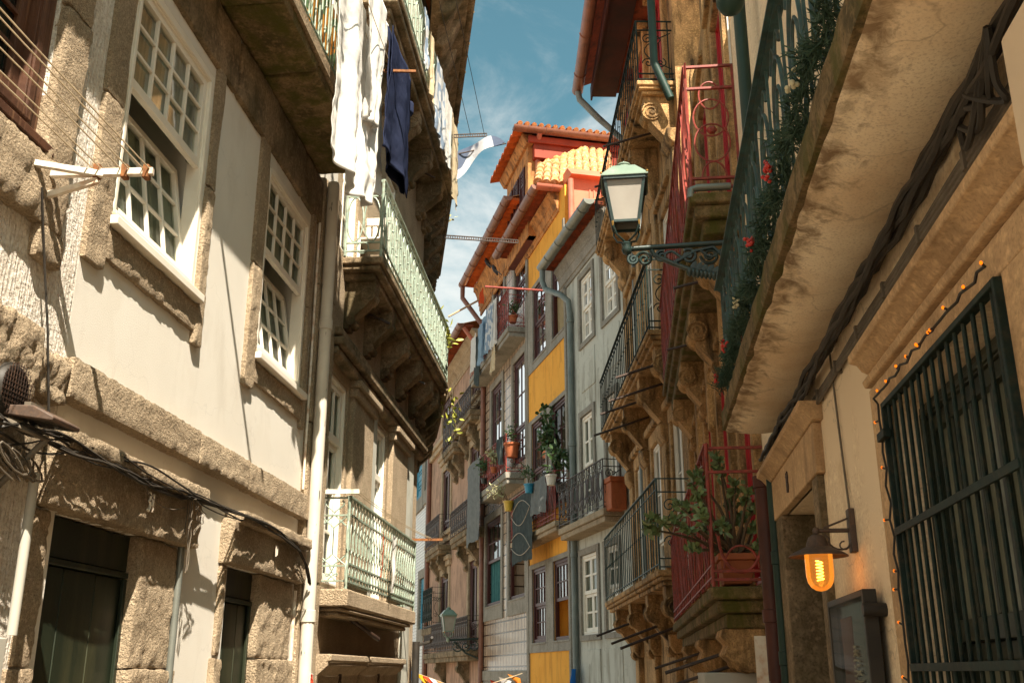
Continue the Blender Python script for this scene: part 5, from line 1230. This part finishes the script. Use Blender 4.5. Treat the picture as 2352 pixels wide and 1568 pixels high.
def eave(h, s0_, s1_, zE, ov, gm, em, cm, cz=.75, cn=.35, gr=.13, wallm=None):
    b = MB(); b.prism([(-.02,zE-cz),(.05,zE-cz),(.05,zE-cz*.86),(.09,zE-cz*.84),(.09,zE-cz*.70),(cn*.45,zE-cz*.52),(cn*.55,zE-cz*.50),(cn*.55,zE-cz*.42),(cn*.8,zE-cz*.26),(cn,zE-cz*.22),(cn,zE-.09),(-.02,zE-.09)], 's', s0_+.05, s1_-.05); b.build('cornice', cm, h, bevel=.01)
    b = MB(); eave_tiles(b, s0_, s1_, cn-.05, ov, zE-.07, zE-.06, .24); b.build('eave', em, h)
    b = MB(); half_gutter(b, s0_-.05, s1_+.05, ov+.06, zE+.04, gr, joints=1.1); b.build('gutter', gm, h)
    b = MB(); k = int((s1_-s0_)/.24); b.sheet(lambda u, v: (s0_+(s1_-s0_)*u, ov-(ov+2.8)*v, zE+.03+1.1*v+.06*abs(math.sin(u*k*PI))), k*6, 4); b.build('roof', roof_org, h)
eave(r3, sg-.2, sg2, zE3, .52, pipe_grey, eave_dark, granite_grey, .8, .24, .15)
dp = S34-.02; x1, _ = fpx(1311, 760, .08)
b = MB(); b.tube([(sg2-.05,.58,zE3-.05),(sg2-.05,.58,zE3-.45),(sg2-.15,.52,zE3-.72),(x1+.25,.28,zE3-1.15),(x1+.05,.12,zE3-1.4),(x1,.10,zE3-1.8),(x1,.10,GB)], .085, 12); b.build('downpipe', pipe_teal, r3, smooth=60, label='teal grey downpipe with an S bend under the gutter')
b = MB()
for z in (zE3-2.0, zE3-5.5, 4.5, 1.0): b.cut(); b.lathe((x1,.10,z), [(.085,-.06),(.10,-.05),(.10,.05),(.085,.06)], 12)
b.build('pipe_collar', pipe_teal, r3)
# ---- yellow house with the attic
r4 = thing(FR3, S34, 0, 0, 'townhouse', 'yellow plastered house with an orange tiled hip roof and a red attic', 'house', GR)
H4 = [hole(1225,668,1256,789), hole(1268,608,1307,752), hole(1222,976,1257,1180), hole(1268,935,1308,1140), hole(1224,1308,1257,1474), hole(1272,1289,1312,1465)]
for i in (0, 2, 4):
    a, c = list(H4[i]), list(H4[i+1]); 
    for k in (2, 3): a[k] = c[k] = (a[k]+c[k])/2
    c[0] = max(c[0], S34+.12); H4[i], H4[i+1] = tuple(a), tuple(c)
s4n, z4a = fpx(1230,430,.75); s4f, z4b = fpx(1140,587,.75); zE4 = (z4a+z4b)/2
wall(r4, S34, S45-.01, GB, zE4-.1, H4, plaster_yel, back=4)
for i, q in enumerate(H4):
    up = i in (0, 1)
    window(r4, *q, m=wood_red, n=-.02, cols=2 if i < 4 else 4, rows=2 if i < 4 else 2, split=.48 if i != 1 else .55, low=(2,2) if i < 4 else (4,2), fw=.10, sw=.07, bw=.035, gl=glass_sky if i < 2 else glass_dark, cur=curtain_w if i in (0,2) else (cloth('tan_shutter_cloth', (.50,.40,.24)) if i in (1,3) else None), open_low=(i in (1,5)), sill=(.03,.06,.05,granite_grey))
    surround(r4, *q, w=.14, n=.04, m=granite_grey, wb=.28 if i not in (2,3) else 0)
b = MB(); b.box(S34+.0, S34+.16, -.01, .05, GB, zE4-1.2); b.cut(); b.box(S45-.26, S45-.01, -.01, .05, GB, zE4-1.2); b.build('stone_pilaster', granite_grey, r4)
b = MB()
for i in (0, 2, 4):
    c, a = H4[i+1], H4[i]; z0_ = a[2]-(.28 if i != 2 else 0); z1_ = a[3]+.14
    for x0, x1 in ((S34+.161, c[0]-.141), (c[1]+.141, a[0]-.141), (a[1]+.141, S45-.261)):
        if x1 > x0+.02: b.cut(); b.box(x0, x1, -.01, .033, z0_, z1_)
b.build('stone_band', granite_grey, r4)
q = H4[5]; b = MB(); b.box(q[0]+.12, (q[0]+q[1])/2+.1, -.32, -.28, q[2]+.1, (q[2]+q[3])/2); b.build('shutter', wood_tan, r4, bevel=.01)
_, B4 = balc_px(r4, .5, (1268,1082), (1274,1194), (1172,1246), 'wavy', .12, iron_red, granite, .26, .010, 0, 'dark red iron balcony hung with cloths on the yellow house')
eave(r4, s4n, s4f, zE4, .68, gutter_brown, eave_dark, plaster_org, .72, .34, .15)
b = MB(); half_gutter(b, 0, 1, 0, 0, .15)   # hip end gutter runs back from the street
nh = FR3.nat(1312, 441, s4n)[0]
b.v = [(s4n-.05-nn, .75-(.75-nh)*s, zE4+.04+z) for s, nn, z in b.v]; b.build('gutter', gutter_red, r4)
def onslope(x, y, k=1.15):
    best = None
    for i in range(400):
        s = s4n+i*.02; n, z = FR3.nat(x, y, s); e = abs(z-(zE4+.08+k*(s-s4n)))
        if best is None or e < best[0]: best = (e, s, n, z)
    return best[1:]
tl, trr = onslope(1240,388), onslope(1388,333); br = FR3.nat(1402,447,s4n)
A0, A1, A2, A3 = Vector((s4n, .70, zE4+.08)), Vector((s4n, br[0], zE4+.08)), Vector(trr), Vector(tl)
b = MB(); kc = 9
def hip(u, v):
    p = A0.lerp(A1, u).lerp(A3.lerp(A2, u), v); w = abs(math.cos(u*kc*PI)); st = (v*4) % 1
    return (p.x-.10*w+.05*st, p.y, p.z+.06*w-.05*st)
b.sheet(hip, kc*8, 40); ho = b.build('hip_roof', roof_org, r4, label='sunlit orange barrel tile slope')
b = MB()
for i in range(kc+1):
    pts = []; rr_ = []
    for j in range(41):
        v = j/40; p = A0.lerp(A1, i/kc).lerp(A3.lerp(A2, i/kc), v); st = (v*4+.35*(i % 2)) % 1; pts.append((p.x-.10, p.y, p.z+.03)); rr_.append(.15-.045*st)
    b.cut(); b.tube(pts, rr_, 10)
b.build('cover_tiles', roof_pale, r4, ho)
b = MB(); b.tube([tuple(A3.lerp(A2, t/40)+Vector((0,0,.05+.03*(t % 5 == 0)))) for t in range(41)], [.13+.04*(t % 5 == 0) for t in range(41)], 8); b.tube([tuple(A0.lerp(A3, t/20)+Vector((.02,0,.05))) for t in range(21)], .11, 8); b.build('ridge_tiles', roof_org, r4)
# attic storey behind the hip
sA = max(tl[0], trr[0])*.5+min(tl[0], trr[0])*.5+.6
nC, zT = FR3.nat(1214, 336, sA); _, zBt = FR3.nat(1214, 410, sA)
nE = nC+.55; sE, _ = FR3.px(1130, 440, nE); zT = zT-.0
aw = [fpx(1152,405,nC), fpx(1180,470,nC)]
b = MB(); b.box(sA, sE-.2, -5, nC, zE4-.5, zT); b.build('attic_wall', mat('attic_maroon', (.17,.055,.045), (.13,.045,.038), .8, 3, None, 90, (.30,.2,.16), (5,5,5), (.62,.75), .2, 50, .005), r4)
b = MB(); b.box(sA-.02, sA+.35, nC-.25, nC+.03, zE4-.5, zT-.001); b.box(sA+.351, sE-.2, nC+.002, nC+.035, zT-.5, zT-.0015)
b.box(sA+.351, sE-.2, nC+.002, nC+.03, zE4-.5, zE4+.9); b.build('attic_pilaster', plaster_org, r4)
L_ = sE-.2-(sA+.35)
for k in range(3):
    a = sA+.45+L_*k/3; window(r4, a, a+L_/3-.25, zE4+1.0, zT-.55, m=wood_red, n=nC+.06, cols=2, rows=3, split=.5, fw=.12, sw=.07, bw=.04, gl=glass_sky, cur=curtain_w)
b = MB(); b.prism([(nC-.1,zT-.02),(nC+.12,zT-.02),(nC+.26,zT+.22),(nC+.28,zT+.30),(nC-.1,zT+.30)], 's', sA-.25, sE); b.build('attic_eave', plaster_org, r4)
b = MB(); eave_tiles(b, sA-.55, sE+.1, nC+.24, nE+.05, zT+.30, zT+.20, .3); b.build('attic_eave_tiles', eave_org, r4)
b = MB(); b.box(sA-.30, sA-.02, -5, nC-.12, zT-.55, zT+.20); b.box(sA-.40, sA-.301, -5, nC+.1, zT-.05, zT+.20); b.build('fascia', fascia_red, r4, bevel=.02)
b = MB(); half_gutter(b, 0, 6, 0, 0, .16, joints=2.2); b.v = [(sA-.55-nn, nE+.1-s, zT+.36+z) for s, nn, z in b.v]; b.build('attic_gutter', gutter_brown, r4)
b = MB(); am = ((sA+sE)/2, -2.0, zT+1.7); ac = [(sA-.6,nE,zT+.40),(sE+.1,nE,zT+.40),(sE+.1,-5,zT+.40),(sA-.6,-5,zT+.40)]; b.add(ac+[am], [(0,1,2,3)]+[(i,(i+1)%4,4) for i in range(4)])
for i in range(24): y = nE-.12-i*.24; b.tube([(sA-.62,y,zT+.47),(sA-.2,y,zT+.60)], .085, 8); b.build('attic_roof', roof_org, r4)
b = MB(); b.tube([(sA-.55,nC-.25,zT+.25),(sA-.10,nC-.28,zT-.05),(sA-.08,nC-.30,zE4+1.0)], .09, 10); b.build('downpipe', gutter_red, r4, smooth=60)
# salmon clad party wall above the grey house roof
nS0, zS0 = FR3.nat(1312, 470, S34-.2); _, zS1 = FR3.nat(1330, 436, S34-.2)
zS1 = zE4+.42; b = MB(); b.box(S34-.22, S34-.06, -5, nS0, zE3-.8, zS1-.35); b.prism([(S34-.5, zS1-.40), (S34-.06, zS1), (S34+.4, zS1), (S34+.4, zS1-.40)], 'n', nS0+.06, -5); b.build('clad_wall', salmon, r4)
b = MB()
for k in range(22): y = nS0-.55-.13*k; b.box(S34-.26, S34-.22, y-.05, y, zE3-.5, zS1-.75)
b.build('corrugated_sheet', salmon, r4, bevel=.012)
b = MB(); b.tube([(S34-.35,nS0+.05,zE4-.1),(S34-.30,nS0+.02,zE3-.6)], .09, 10); b.build('downpipe', gutter_red, r4)

# ---- tiled house
r5 = thing(FR3, S45, 0, 0, 'townhouse', 'narrow house faced with old brown and white tiles, with tall oxblood windows', 'house', GR)
H5 = [hole(1136,612,1158,742), hole(1184,586,1210,700), hole(1131,898,1154,1095), hole(1180,834,1209,1068), hole(1118,1202,1152,1384), hole(1171,1210,1208,1364)]
for i in (0, 2, 4):
    a, c = list(H5[i]), list(H5[i+1])
    for k in (2, 3): a[k] = c[k] = a[k] if i else (a[k]+c[k])/2
    H5[i], H5[i+1] = tuple(a), tuple(c)
s5n, z5a = fpx(1162,475,.8); s5f, z5b = fpx(1062,645,.8); zE5 = (z5a+z5b)/2
zt5 = fpx(1150,1250)[1]
wall(r5, S45, S56-.01, GB, zE5-.1, H5, brown_tile, back=4)
b = MB(); b.box(S45+.27, S56-.02, -.01, .02, (H5[2][3]+.3), zE5-1.2); b.build('upper_render', mat('tan_render', (.50,.35,.21), (.42,.28,.16), .9, 2, None, 90, (.28,.19,.11), (1.6,1.6,.4), (.5,.75), .3, 50, .008), r5) if False else None
for i, q in enumerate(H5):
    window(r5, *q, m=wood_red, n=-.03, cols=2 if i < 4 else 3, rows=2, split=.32 if i < 4 else .5, low=(2,3), fw=.12, sw=.08, bw=.04, gl=glass_sky if i < 4 else glass_dark, cur=curtain_w if i < 4 else (curtain_t if i == 4 else None), open_low=(i >= 4), sill=(.04,.07,.05,granite_grey) if i >= 4 else None)
    surround(r5, *q, w=.26, n=.05, m=granite_grey, wb=.5 if i >= 4 else 0)
b = MB(); q = H5[5]; b.box(q[0]+.15, (q[0]+q[1])/2+.2, -.32, -.28, q[2]+.1, (q[2]+q[3])/2); b.build('shutter', wood_tan, r5)
zc5 = fpx(1160,1538)[1]
b = MB(); b.box(S45, S56-.02, -.01, .06, zc5-.35, zc5-.01); b.box(S45, S56-.02, -.01, .03, GB, zc5-.36); b.build('ground_floor_stone', granite_grey, r5, bevel=.02)
_, B5a = balc_px(r5, .62, (1166,662), (1166,748), (1078,882), 'scroll', .36, iron_red, granite_grey, .34, .014, 0, 'upper iron balcony hung with pale washing')
_, B5b = balc_px(r5, .62, (1162,994), (1161,1083), (1100,1133), 'scroll', .36, iron_red, granite_grey, .36, .014, 0, 'middle oxblood iron balcony with plants and a terracotta pot')
eave(r5, s5n-.3, s5f, zE5, .74, gutter_brown, eave_org, plaster_org, 1.3, .34, .16)
b = MB(); b.tube([(s5f-.1,.8,zE5-.05),(s5f-.1,.8,zE5-.6),(S56-.25,.12,zE5-2.2),(S56-.12,.10,zE5-3),(S56-.12,.10,GB)], .10, 10); b.build('downpipe', gutter_brown, r5, smooth=60)
# ---- pink house
r6 = thing(FR3, S56, 0, 0, 'townhouse', 'faded pink house with stone balconies and dark iron railings, far down the lane', 'house', GR)
H6 = [hole(1084,887,1105,948), hole(1019,930,1038,1020), hole(1082,1030,1104,1180), hole(1019,1086,1034,1240), hole(1079,1291,1098,1493), hole(1013,1325,1030,1440)]
s6n, z6 = fpx(1100,690,.8)
wall(r6, S56, S67, GB, z6-.1, H6, plaster_pink, back=5)
for i, q in enumerate(H6): window(r6, *q, m=wood_red, n=-.04, cols=1, rows=1, split=.25, low=(1,2), mull=True, fw=.16, sw=.12, bw=.05, gl=glass_dark, cur=curtain_w if i % 2 else None); surround(r6, *q, w=.3, n=.06, m=granite, wb=0)
b = MB()
for q in H6[2:]: b.cut(); b.box(q[0]-.6, q[1]+.6, -.01, .22, q[3]+.55, q[3]+.75); b.box(q[0]-.5, q[1]+.5, -.01, .14, q[3]+.32, q[3]+.549)
zz = fpx(1050,1120)[1]
for z in (H6[2][3]+1.4, H6[4][3]+1.4): b.cut(); b.box(S56+.3, S67, -.01, .16, z, z+.25); b.box(S56+.3, S67, -.01, .26, z+.251, z+.45)
b.build('string_course', granite, r6, bevel=.03)
for k, (nt, nb_, fb, lb) in enumerate((((1077,886),(1079,938),(1037,978),'highest balcony of the pink house'), ((1076,1142),(1079,1207),(1033,1232),'middle balcony of the pink house'), ((1006,1181),(1006,1249),(976,1254),'far middle balcony of the pink house'), ((1073,1412),(1071,1490),(972,1504),'lowest balcony of the pink house behind the small lantern'), ((1040,938),(1040,1014),(1016,1022),'far upper balcony of the pink house'))):
    balc_px(r6, .6, nt, nb_, fb, 'scroll', .42, iron_brown, granite_dark, .40, .016, 2, lb, 1.0)
eave(r6, S56+.3, S67, z6, .9, gutter_brown, eave_dark, granite, .8, .5, .15)
b = MB(); b.tube([(S67-.2,.12,z6-.2),(S67-.2,.12,GB)], .12, 8); b.build('downpipe', gutter_brown, r6)
# ---- white tiled house at the end
r7 = thing(FR3, S67, 0, 0, 'townhouse', 'distant white tiled house with bright blue windows', 'house', GR)
S7 = bound(944)
H7 = [hole(980,1040,992,1112), hole(957,1068,971,1138), hole(966,1330,982,1440)]
H7 = [(max(q[0], S67+.3), q[1], q[2], q[3]) for q in H7]
zT7 = fpx(985, 960)[1]
wall(r7, S67+.01, S7, GB, zT7, H7, white_tile, back=5)
for i, q in enumerate(H7): window(r7, *q, m=wood_blue, n=-.05, cols=2, rows=2, split=.5, low=(2,2), fw=.3, sw=.22, bw=.08, gl=glass_sky if i < 2 else glass_dark, cur=curtain_w); surround(r7, *q, w=.45, n=.08, m=granite_grey, wb=.7)
b = MB(); b.box(S67+.01, S67+.9, -.01, .10, GB, zT7); b.build('stone_pilaster', granite_grey, r7)
balc_px(r7, .6, (989,1348), (989,1440), (968,1446), 'scroll', .5, iron_dgreen, granite_dark, .5, .02, 0, 'dark balcony in front of the blue door')
# ---- smaller things on the far houses
lz2, zz2 = FR3.nat(1028, 1466, S56); 
la2 = thing(FR3, S56-.1, 0, zz2, 'street_lantern', 'small pale street lantern on a black bracket, far down the lane', 'street lantern')
k2_ = .255
lantern(la2, FR3, S56-.1, lz2, zz2+1.0*k2_, k2_, lamp_green, glass_frost, lamp_green)
b = MB(); s = S56-.1
b.tube([(s, lz2, zz2-.05), (s, 0, zz2+.02)], .04, 8); b.tube([(s, lz2*.85, zz2-.1), (s, lz2*.5, zz2-.5), (s, 0, zz2-.75)], .035, 8)
for c in (.75, .5, .28): spiral(b, (s, lz2*c, zz2-.26), .20, 1.6, .022, 1, c*5)
b.box(s-.06, s+.06, 0, .06, zz2-.9, zz2+.25); b.build('bracket', lamp_dgreen, la2, smooth=60)
def wash(x0, x1, yt, yb, n, m, label, name='laundry', cat='laundry', group=None, F=FR3, **k):
    """cloth hanging parallel to the wall, between two picture columns"""
    s0_, z0_ = F.px(x0, yt, n); s1_, _ = F.px(x1, yt, n); _, z1_ = F.px((x0+x1)/2, yb, n); zt_ = F.px((x0+x1)/2, yt, n)[1]
    b = MB(); kk = dict(fold=.06, k=1.6, ph=R.random()*6, ragged=.12 if x1-x0 < 18 else .04, taper=.25 if x1-x0 < 18 else 0); kk.update(k); sheet_cloth(b, s0_, s1_, n, zt_, z1_, **kk); return single(b, F, (s0_, n, zt_), name, m, label, cat, group, smooth=80, recalc=False)
W5 = 'washing on the upper iron balcony of the tiled house'
for x0, x1, yt, yb, n, m, lb in ((1128,1141,690,790,.72,cl_white,'white shirt hanging nearest to the upper iron balcony corner'), (1118,1130,705,800,.80,cl_pattern,'pale patterned shirt second in the row of washing'), (1106,1122,725,815,.74,cl_blue,'light blue shirt in the middle of the row of washing'), (1098,1110,745,830,.82,cl_blue,'blue garment below the light blue shirt in the row of washing'), (1080,1094,775,850,.74,cl_white,'white garment at the far end of the row of washing'), (1092,1100,770,880,.70,cl_slate,'dark narrow garment near the far end of the washing'), (1128,1138,790,852,.68,cl_cream,'beige towel hanging below the white shirt')):
    wash(x0, x1, yt, yb, n, m, lb, group=W5)
s_, z_ = fpx(1215, 664, .62); b = MB(); n1 = FR3.nat(1114, 658, s_)[0]; z1 = FR3.nat(1114,658,s_)[1]
b.tube([(s_, 0, z_), (s_, n1, z1)], .035, 6); single(b, FR3, (s_,0,z_), 'clothes_pole', iron_red, 'dark red pole sticking out above the upper iron balcony', 'pole')
s_, z_ = fpx(1107, 672, .9); wash(1101, 1110, 668, 697, .9, cl_red, 'small bright red cloth hanging from the pole end', cat='cloth')
sp_, zp_ = fpx(1080, 780, .6); n1, z1 = FR3.nat(1030, 727, sp_); n2, z2 = FR3.nat(1102, 688, sp_); b = MB(); b.tube([(sp_, n1, z1), (sp_, n2, z2)], .04, 6); single(b, FR3, (sp_, n1, z1), 'clothes_pole', wood_bar, 'pale wooden pole leaning out towards the green balcony', 'pole')
n1, z1 = FR3.nat(1065, 752, sp_); n2, z2 = FR3.nat(1088, 784, sp_); b = MB(); b.tube([(sp_, n1, z1), (sp_, n2, z2)], .08, 8); single(b, FR3, (sp_, n1, z1), 'clothes_pole', gutter_red, 'short salmon pole below the pale wooden pole', 'pole')
wash(1072, 1101, 1062, 1245, .72, cl_grey, 'long grey and white bath towel over the middle oxblood railing', 'towel', 'towel', k=1.2)
wash(1143, 1153, 1005, 1060, .70, cl_slate, 'dark green cloth over the middle oxblood railing', 'cloth', 'cloth')
o = wash(1178, 1222, 1135, 1290, .60, cl_slate, 'slate blue cloth with white ring pattern hanging on the dark red railing', 'cloth', 'cloth', fold=.03, k=1)
s0_, z0_ = fpx(1222,1135,.60); s1_, _ = fpx(1178,1135,.60); zt_ = fpx(1200,1135,.60)[1]; zb_ = fpx(1200,1290,.60)[1]; H_ = zt_-zb_; sc_ = (s0_+s1_)/2; W_ = abs(s1_-s0_)
b = MB()
for cz, ra in ((.26,.18), (.74,.18)): b.tube([(sc_+W_*(.49-.98*t/24), .665, zt_-H_*(cz+ra*1.1*math.sin(PI*t/24)*(1 if cz < .5 else .55)+(.10*(t/24) if cz > .5 else 0))) for t in range(25)], .012, 5); b.tube([(sc_+W_*(.49-.98*t/24), .665, zt_-H_*(cz-ra*.9*math.sin(PI*t/24)+(.22*(t/24-.5) if cz > .5 else 0))) for t in range(25)], .012, 5)
b.build('printed_ring', chalk, Node(o, FR3, (fpx(1178,1135,.60)[0], .60, zt_)))
wash(1223, 1250, 1100, 1178, .58, cl_grey, 'grey towel over the dark red railing right of the slate blue cloth', 'towel', 'towel')
def pot_px(x, y, n, r, hgt, pm, spread, cnt, Lf, Wf, lm, label, hang=None, **k):
    s, z = fpx(x, y, n); return plant(FR3, (s, n, z), (r, hgt), pm, spread, cnt, Lf, Wf, lm, label, hang=hang, **k)
pot_px(1215, 1132, .72, .14, .26, plastic_b, (.22,.15,.35), 90, .22, .03, leaf_m, 'grassy plant in a bright blue pot at the end of the dark red railing', stems=8)
pot_px(1266, 1114, .62, .15, .28, plastic_w, (.1,.1,.1), 12, .12, .05, leaf_m, 'white bucket hanging on the dark red railing', stems=2)
pot_px(1168, 1173, .75, .16, .30, plastic_y, (.25,.3,.25), 130, .16, .03, leaf_p, 'dry pale flowering plant in a yellow pot leaning out over the lane', hang=(.1,.55,.15), stems=12)
pot_px(1176, 1050, .40, .26, .46, terracotta, (.3,.2,.3), 60, .2, .05, leaf_m, 'terracotta pot with spiky plant on the middle oxblood balcony', stems=8)
pot_px(1134, 1085, .68, .12, .18, terracotta, (.25,.12,.35), 110, .16, .07, leaf_p, 'pale leafy plant inside the middle oxblood railing', stems=8)
pot_px(1112, 1110, .68, .12, .18, plastic_g, (.22,.12,.5), 120, .2, .05, leaf_m, 'green bushy plant at the far end of the middle oxblood railing', stems=9)
pot_px(1178, 742, .40, .16, .25, terracotta, (.35,.15,.3), 90, .16, .05, leaf_m, 'green plants inside the upper iron balcony', stems=8)
pot_px(1258, 1105, .25, .15, .25, plastic_g, (.15,.12,1.3), 170, .22, .10, leaf_m, 'tall green vine climbing from the dark red balcony past the window', stems=9)
pot_px(1288, 1130, .30, .15, .25, plastic_g, (.2,.12,.6), 130, .22, .09, leaf_m, 'leafy shrub on the dark red balcony beside the downpipe', stems=8)
s, z = fpx(1408, 1172, .30); tp = thing(FR3, s, .28, z, 'planter', 'large orange terracotta planter on the brown scrolled balcony', 'planter')
b = MB(); b.box(s-.26, s+.26, .05, .42, z, z+.62); b.box(s-.30, s+.30, .02, .45, z+.62, z+.74); b.build('pot', terracotta, tp, bevel=.02)
# pigeons on a wire under the orange eave
s0_, z0_ = fpx(1103, 590, .45); 
for k, (x, y, lb) in enumerate(((1137,622,'dark pigeon with tail down, right one of two under the orange eave'), (1120,606,'smaller dark pigeon, left one of two under the orange eave'))):
    s, z = fpx(x, y, .42)
    nd = thing(FR3, s, .42, z, 'pigeon', lb, 'bird', 'pigeons under the orange eave')
    b = MB(); pts = [(s, .42+dn, z+dz_) for dn, dz_ in ((-.12,-.16),(-.06,-.09),(0,.01),(.035,.11),(.05,.17),(.065,.205),(.09,.20),(.12,.185))]
    b.tube(pts, [.02,.04,.075,.085,.052,.046,.035,.006], 10); b.build('body', pigeon, nd, smooth=80)
    b = MB(); 
    for w in (-1, 1): b.tube([(s+w*.06,.44,z+.10),(s+w*.07,.40,z+.0),(s+w*.045,.34,z-.10),(s+w*.02,.30,z-.17)], [.02,.042,.03,.007], 6)
    b.build('wing', pigeon, nd, smooth=80)
a = fpx(1103,590,.45); c = fpx(1152,628,.42)
b = MB(); b.tube([(a[0],.45,a[1]),(c[0],.42,c[1]-.05)], .02, 5); single(b, FR3, (a[0],.45,a[1]), 'wire', cable_m, 'dark wire under the orange eave where the pigeons sit', 'wire')
# bunting across the lane
def ptY(x, y, Y): r = ray(x, y); t = Y/r[1]; return (r[0]*t, Y, EYE+r[2]*t)
bt = thing(FW, ptY(1060,1570,15)[0], 15, ptY(1060,1570,15)[2], 'bunting', 'string of coloured paper bunting across the bottom of the lane', 'bunting')
bp = [(925,1530),(960,1546),(1000,1560),(1040,1576),(1080,1580),(1120,1572),(1160,1558),(1200,1545)]
b = MB(); b.tube([ptY(x, y, 15) for x, y in bp], .006, 4); b.build('string', rope, bt)
fc = [('teal_paper',(.10,.42,.33)),('blue_paper',(.03,.16,.48)),('yellow_paper',(.72,.40,.03)),('red_paper',(.5,.06,.03)),('white_paper',(.7,.68,.66)),('orange_paper',(.7,.25,.04)),('green_paper',(.1,.35,.1)),('lilac_paper',(.4,.35,.6))]
fms = [cloth(*q) for q in fc]
for i in range(len(bp)*2-2):
    u = i/2; k = int(u); x = bp[k][0]+(bp[min(k+1,7)][0]-bp[k][0])*(u-k); y = bp[k][1]+(bp[min(k+1,7)][1]-bp[k][1])*(u-k)
    p = Vector(ptY(x, y, 15)); b = MB(); w = .085; d = Vector((.05+R.uniform(-.04,.1), R.uniform(-.06,.06), -.14)); ax = Vector((.09, R.uniform(-.03,.03), -.03))
    b.sheet(lambda u_, v_: tuple(p+ax*(2*u_-1)*(1-.75*v_)+d*v_+Vector((0,.03*math.sin(u_*4+v_*3+i),0))), 5, 5)
    b.build('flag', fms[i % 8], bt, smooth=80, recalc=False)
b = MB(); s, z = fpx(1318, 1535, .25)
b.sheet(lambda u, v: (s+.35*(u-.5)*(1-v*.6)+.1*math.sin(v*3), .25+.08*math.sin(u*6+v*2), z-.75*v), 8, 8)
single(b, FR3, (s,.25,z), 'paper_flag', fms[1], 'blue paper flag tied to the teal downpipe of the grey house', 'flag', smooth=80, recalc=False)

# ================================================================== ground, sky, sun, camera
b = MB(); NSX = 60
def gz(X, Y): return -.045*max(0, min(Y, 60))-.02*max(0, Y-2)
b.sheet(lambda u, v: (-60+120*u, -40+160*v, gz(0, -40+160*v)), 40, 60)
single(b, FW, (0,0,0), 'ground', cobble, None, None, kind='structure')
SUN_EL, SUN_AZ = math.radians(53.4), math.radians(161.8)
sd = Vector((math.sin(SUN_AZ)*math.cos(SUN_EL), math.cos(SUN_AZ)*math.cos(SUN_EL), math.sin(SUN_EL)))
su = bpy.data.lights.new('sun', 'SUN'); su.energy = 5.0; su.angle = math.radians(.53); su.color = (1, .895, .735)
so = bpy.data.objects.new('sun', su); COL.objects.link(so); so.rotation_euler = sd.to_track_quat('Z', 'Y').to_euler(); so.location = (0, -5, 20)
w = bpy.data.worlds.new('World'); sc.world = w; w.use_nodes = True; nt = w.node_tree; nt.nodes.clear()
out = nt.nodes.new('ShaderNodeOutputWorld'); bg = nt.nodes.new('ShaderNodeBackground'); sky = nt.nodes.new('ShaderNodeTexSky')
sky.sky_type = 'NISHITA'; sky.sun_disc = False; sky.sun_elevation = SUN_EL; sky.sun_rotation = SUN_AZ; sky.air_density = 1.0; sky.dust_density = 1.2; sky.ozone_density = 1.0
tint = nt.nodes.new('ShaderNodeMix'); tint.data_type = 'RGBA'; tint.blend_type = 'MULTIPLY'; tint.inputs[0].default_value = 1; tint.inputs[7].default_value = (.80, 1.16, .86, 1)
nt.links.new(sky.outputs[0], tint.inputs[6])
tc = nt.nodes.new('ShaderNodeTexCoord'); mp = nt.nodes.new('ShaderNodeMapping'); mp.inputs['Scale'].default_value = (2.2, 2.2, 4.0); mp.inputs['Location'].default_value = (.3, .1, .2); nt.links.new(tc.outputs['Generated'], mp.inputs[0])
nz = nt.nodes.new('ShaderNodeTexNoise'); nz.inputs['Scale'].default_value = 2.6; nz.inputs['Detail'].default_value = 9; nz.inputs['Roughness'].default_value = .62; nz.inputs['Distortion'].default_value = .5; nt.links.new(mp.outputs[0], nz.inputs[0])
sx = nt.nodes.new('ShaderNodeSeparateXYZ'); nt.links.new(tc.outputs['Generated'], sx.inputs[0])
el = nt.nodes.new('ShaderNodeMapRange'); el.inputs['From Min'].default_value = .30; el.inputs['From Max'].default_value = .60; el.inputs['To Min'].default_value = .42; el.inputs['To Max'].default_value = -.10; nt.links.new(sx.outputs['Z'], el.inputs[0])
ad = nt.nodes.new('ShaderNodeMath'); ad.operation = 'ADD'; nt.links.new(nz.outputs['Fac'], ad.inputs[0]); nt.links.new(el.outputs[0], ad.inputs[1])
mr = nt.nodes.new('ShaderNodeMapRange'); mr.interpolation_type = 'SMOOTHSTEP'; mr.inputs['From Min'].default_value = .44; mr.inputs['From Max'].default_value = .86; mr.inputs['To Max'].default_value = .85; nt.links.new(ad.outputs[0], mr.inputs[0])
cm = nt.nodes.new('ShaderNodeMix'); cm.data_type = 'RGBA'; cm.inputs[7].default_value = (6.3, 6.3, 6.0, 1); nt.links.new(mr.outputs[0], cm.inputs[0]); nt.links.new(tint.outputs[2], cm.inputs[6])
nt.links.new(cm.outputs[2], bg.inputs[0]); bg.inputs[1].default_value = .056; nt.links.new(bg.outputs[0], out.inputs[0])
cd = bpy.data.cameras.new('camera'); co = bpy.data.objects.new('camera', cd); COL.objects.link(co)
cd.sensor_width = 36; cd.lens = FP/2352*36; cd.clip_end = 500; cd.clip_start = .05
co.location = (0, 0, EYE); co.rotation_euler = (math.radians(90)+TH, 0, 0); sc.camera = co
sc.view_settings.view_transform = 'Standard'; sc.view_settings.look = 'None'; sc.view_settings.exposure = 1.58; sc.view_settings.gamma = 1
sc.cycles.max_bounces = 8; sc.cycles.diffuse_bounces = 5; sc.cycles.transparent_max_bounces = 16
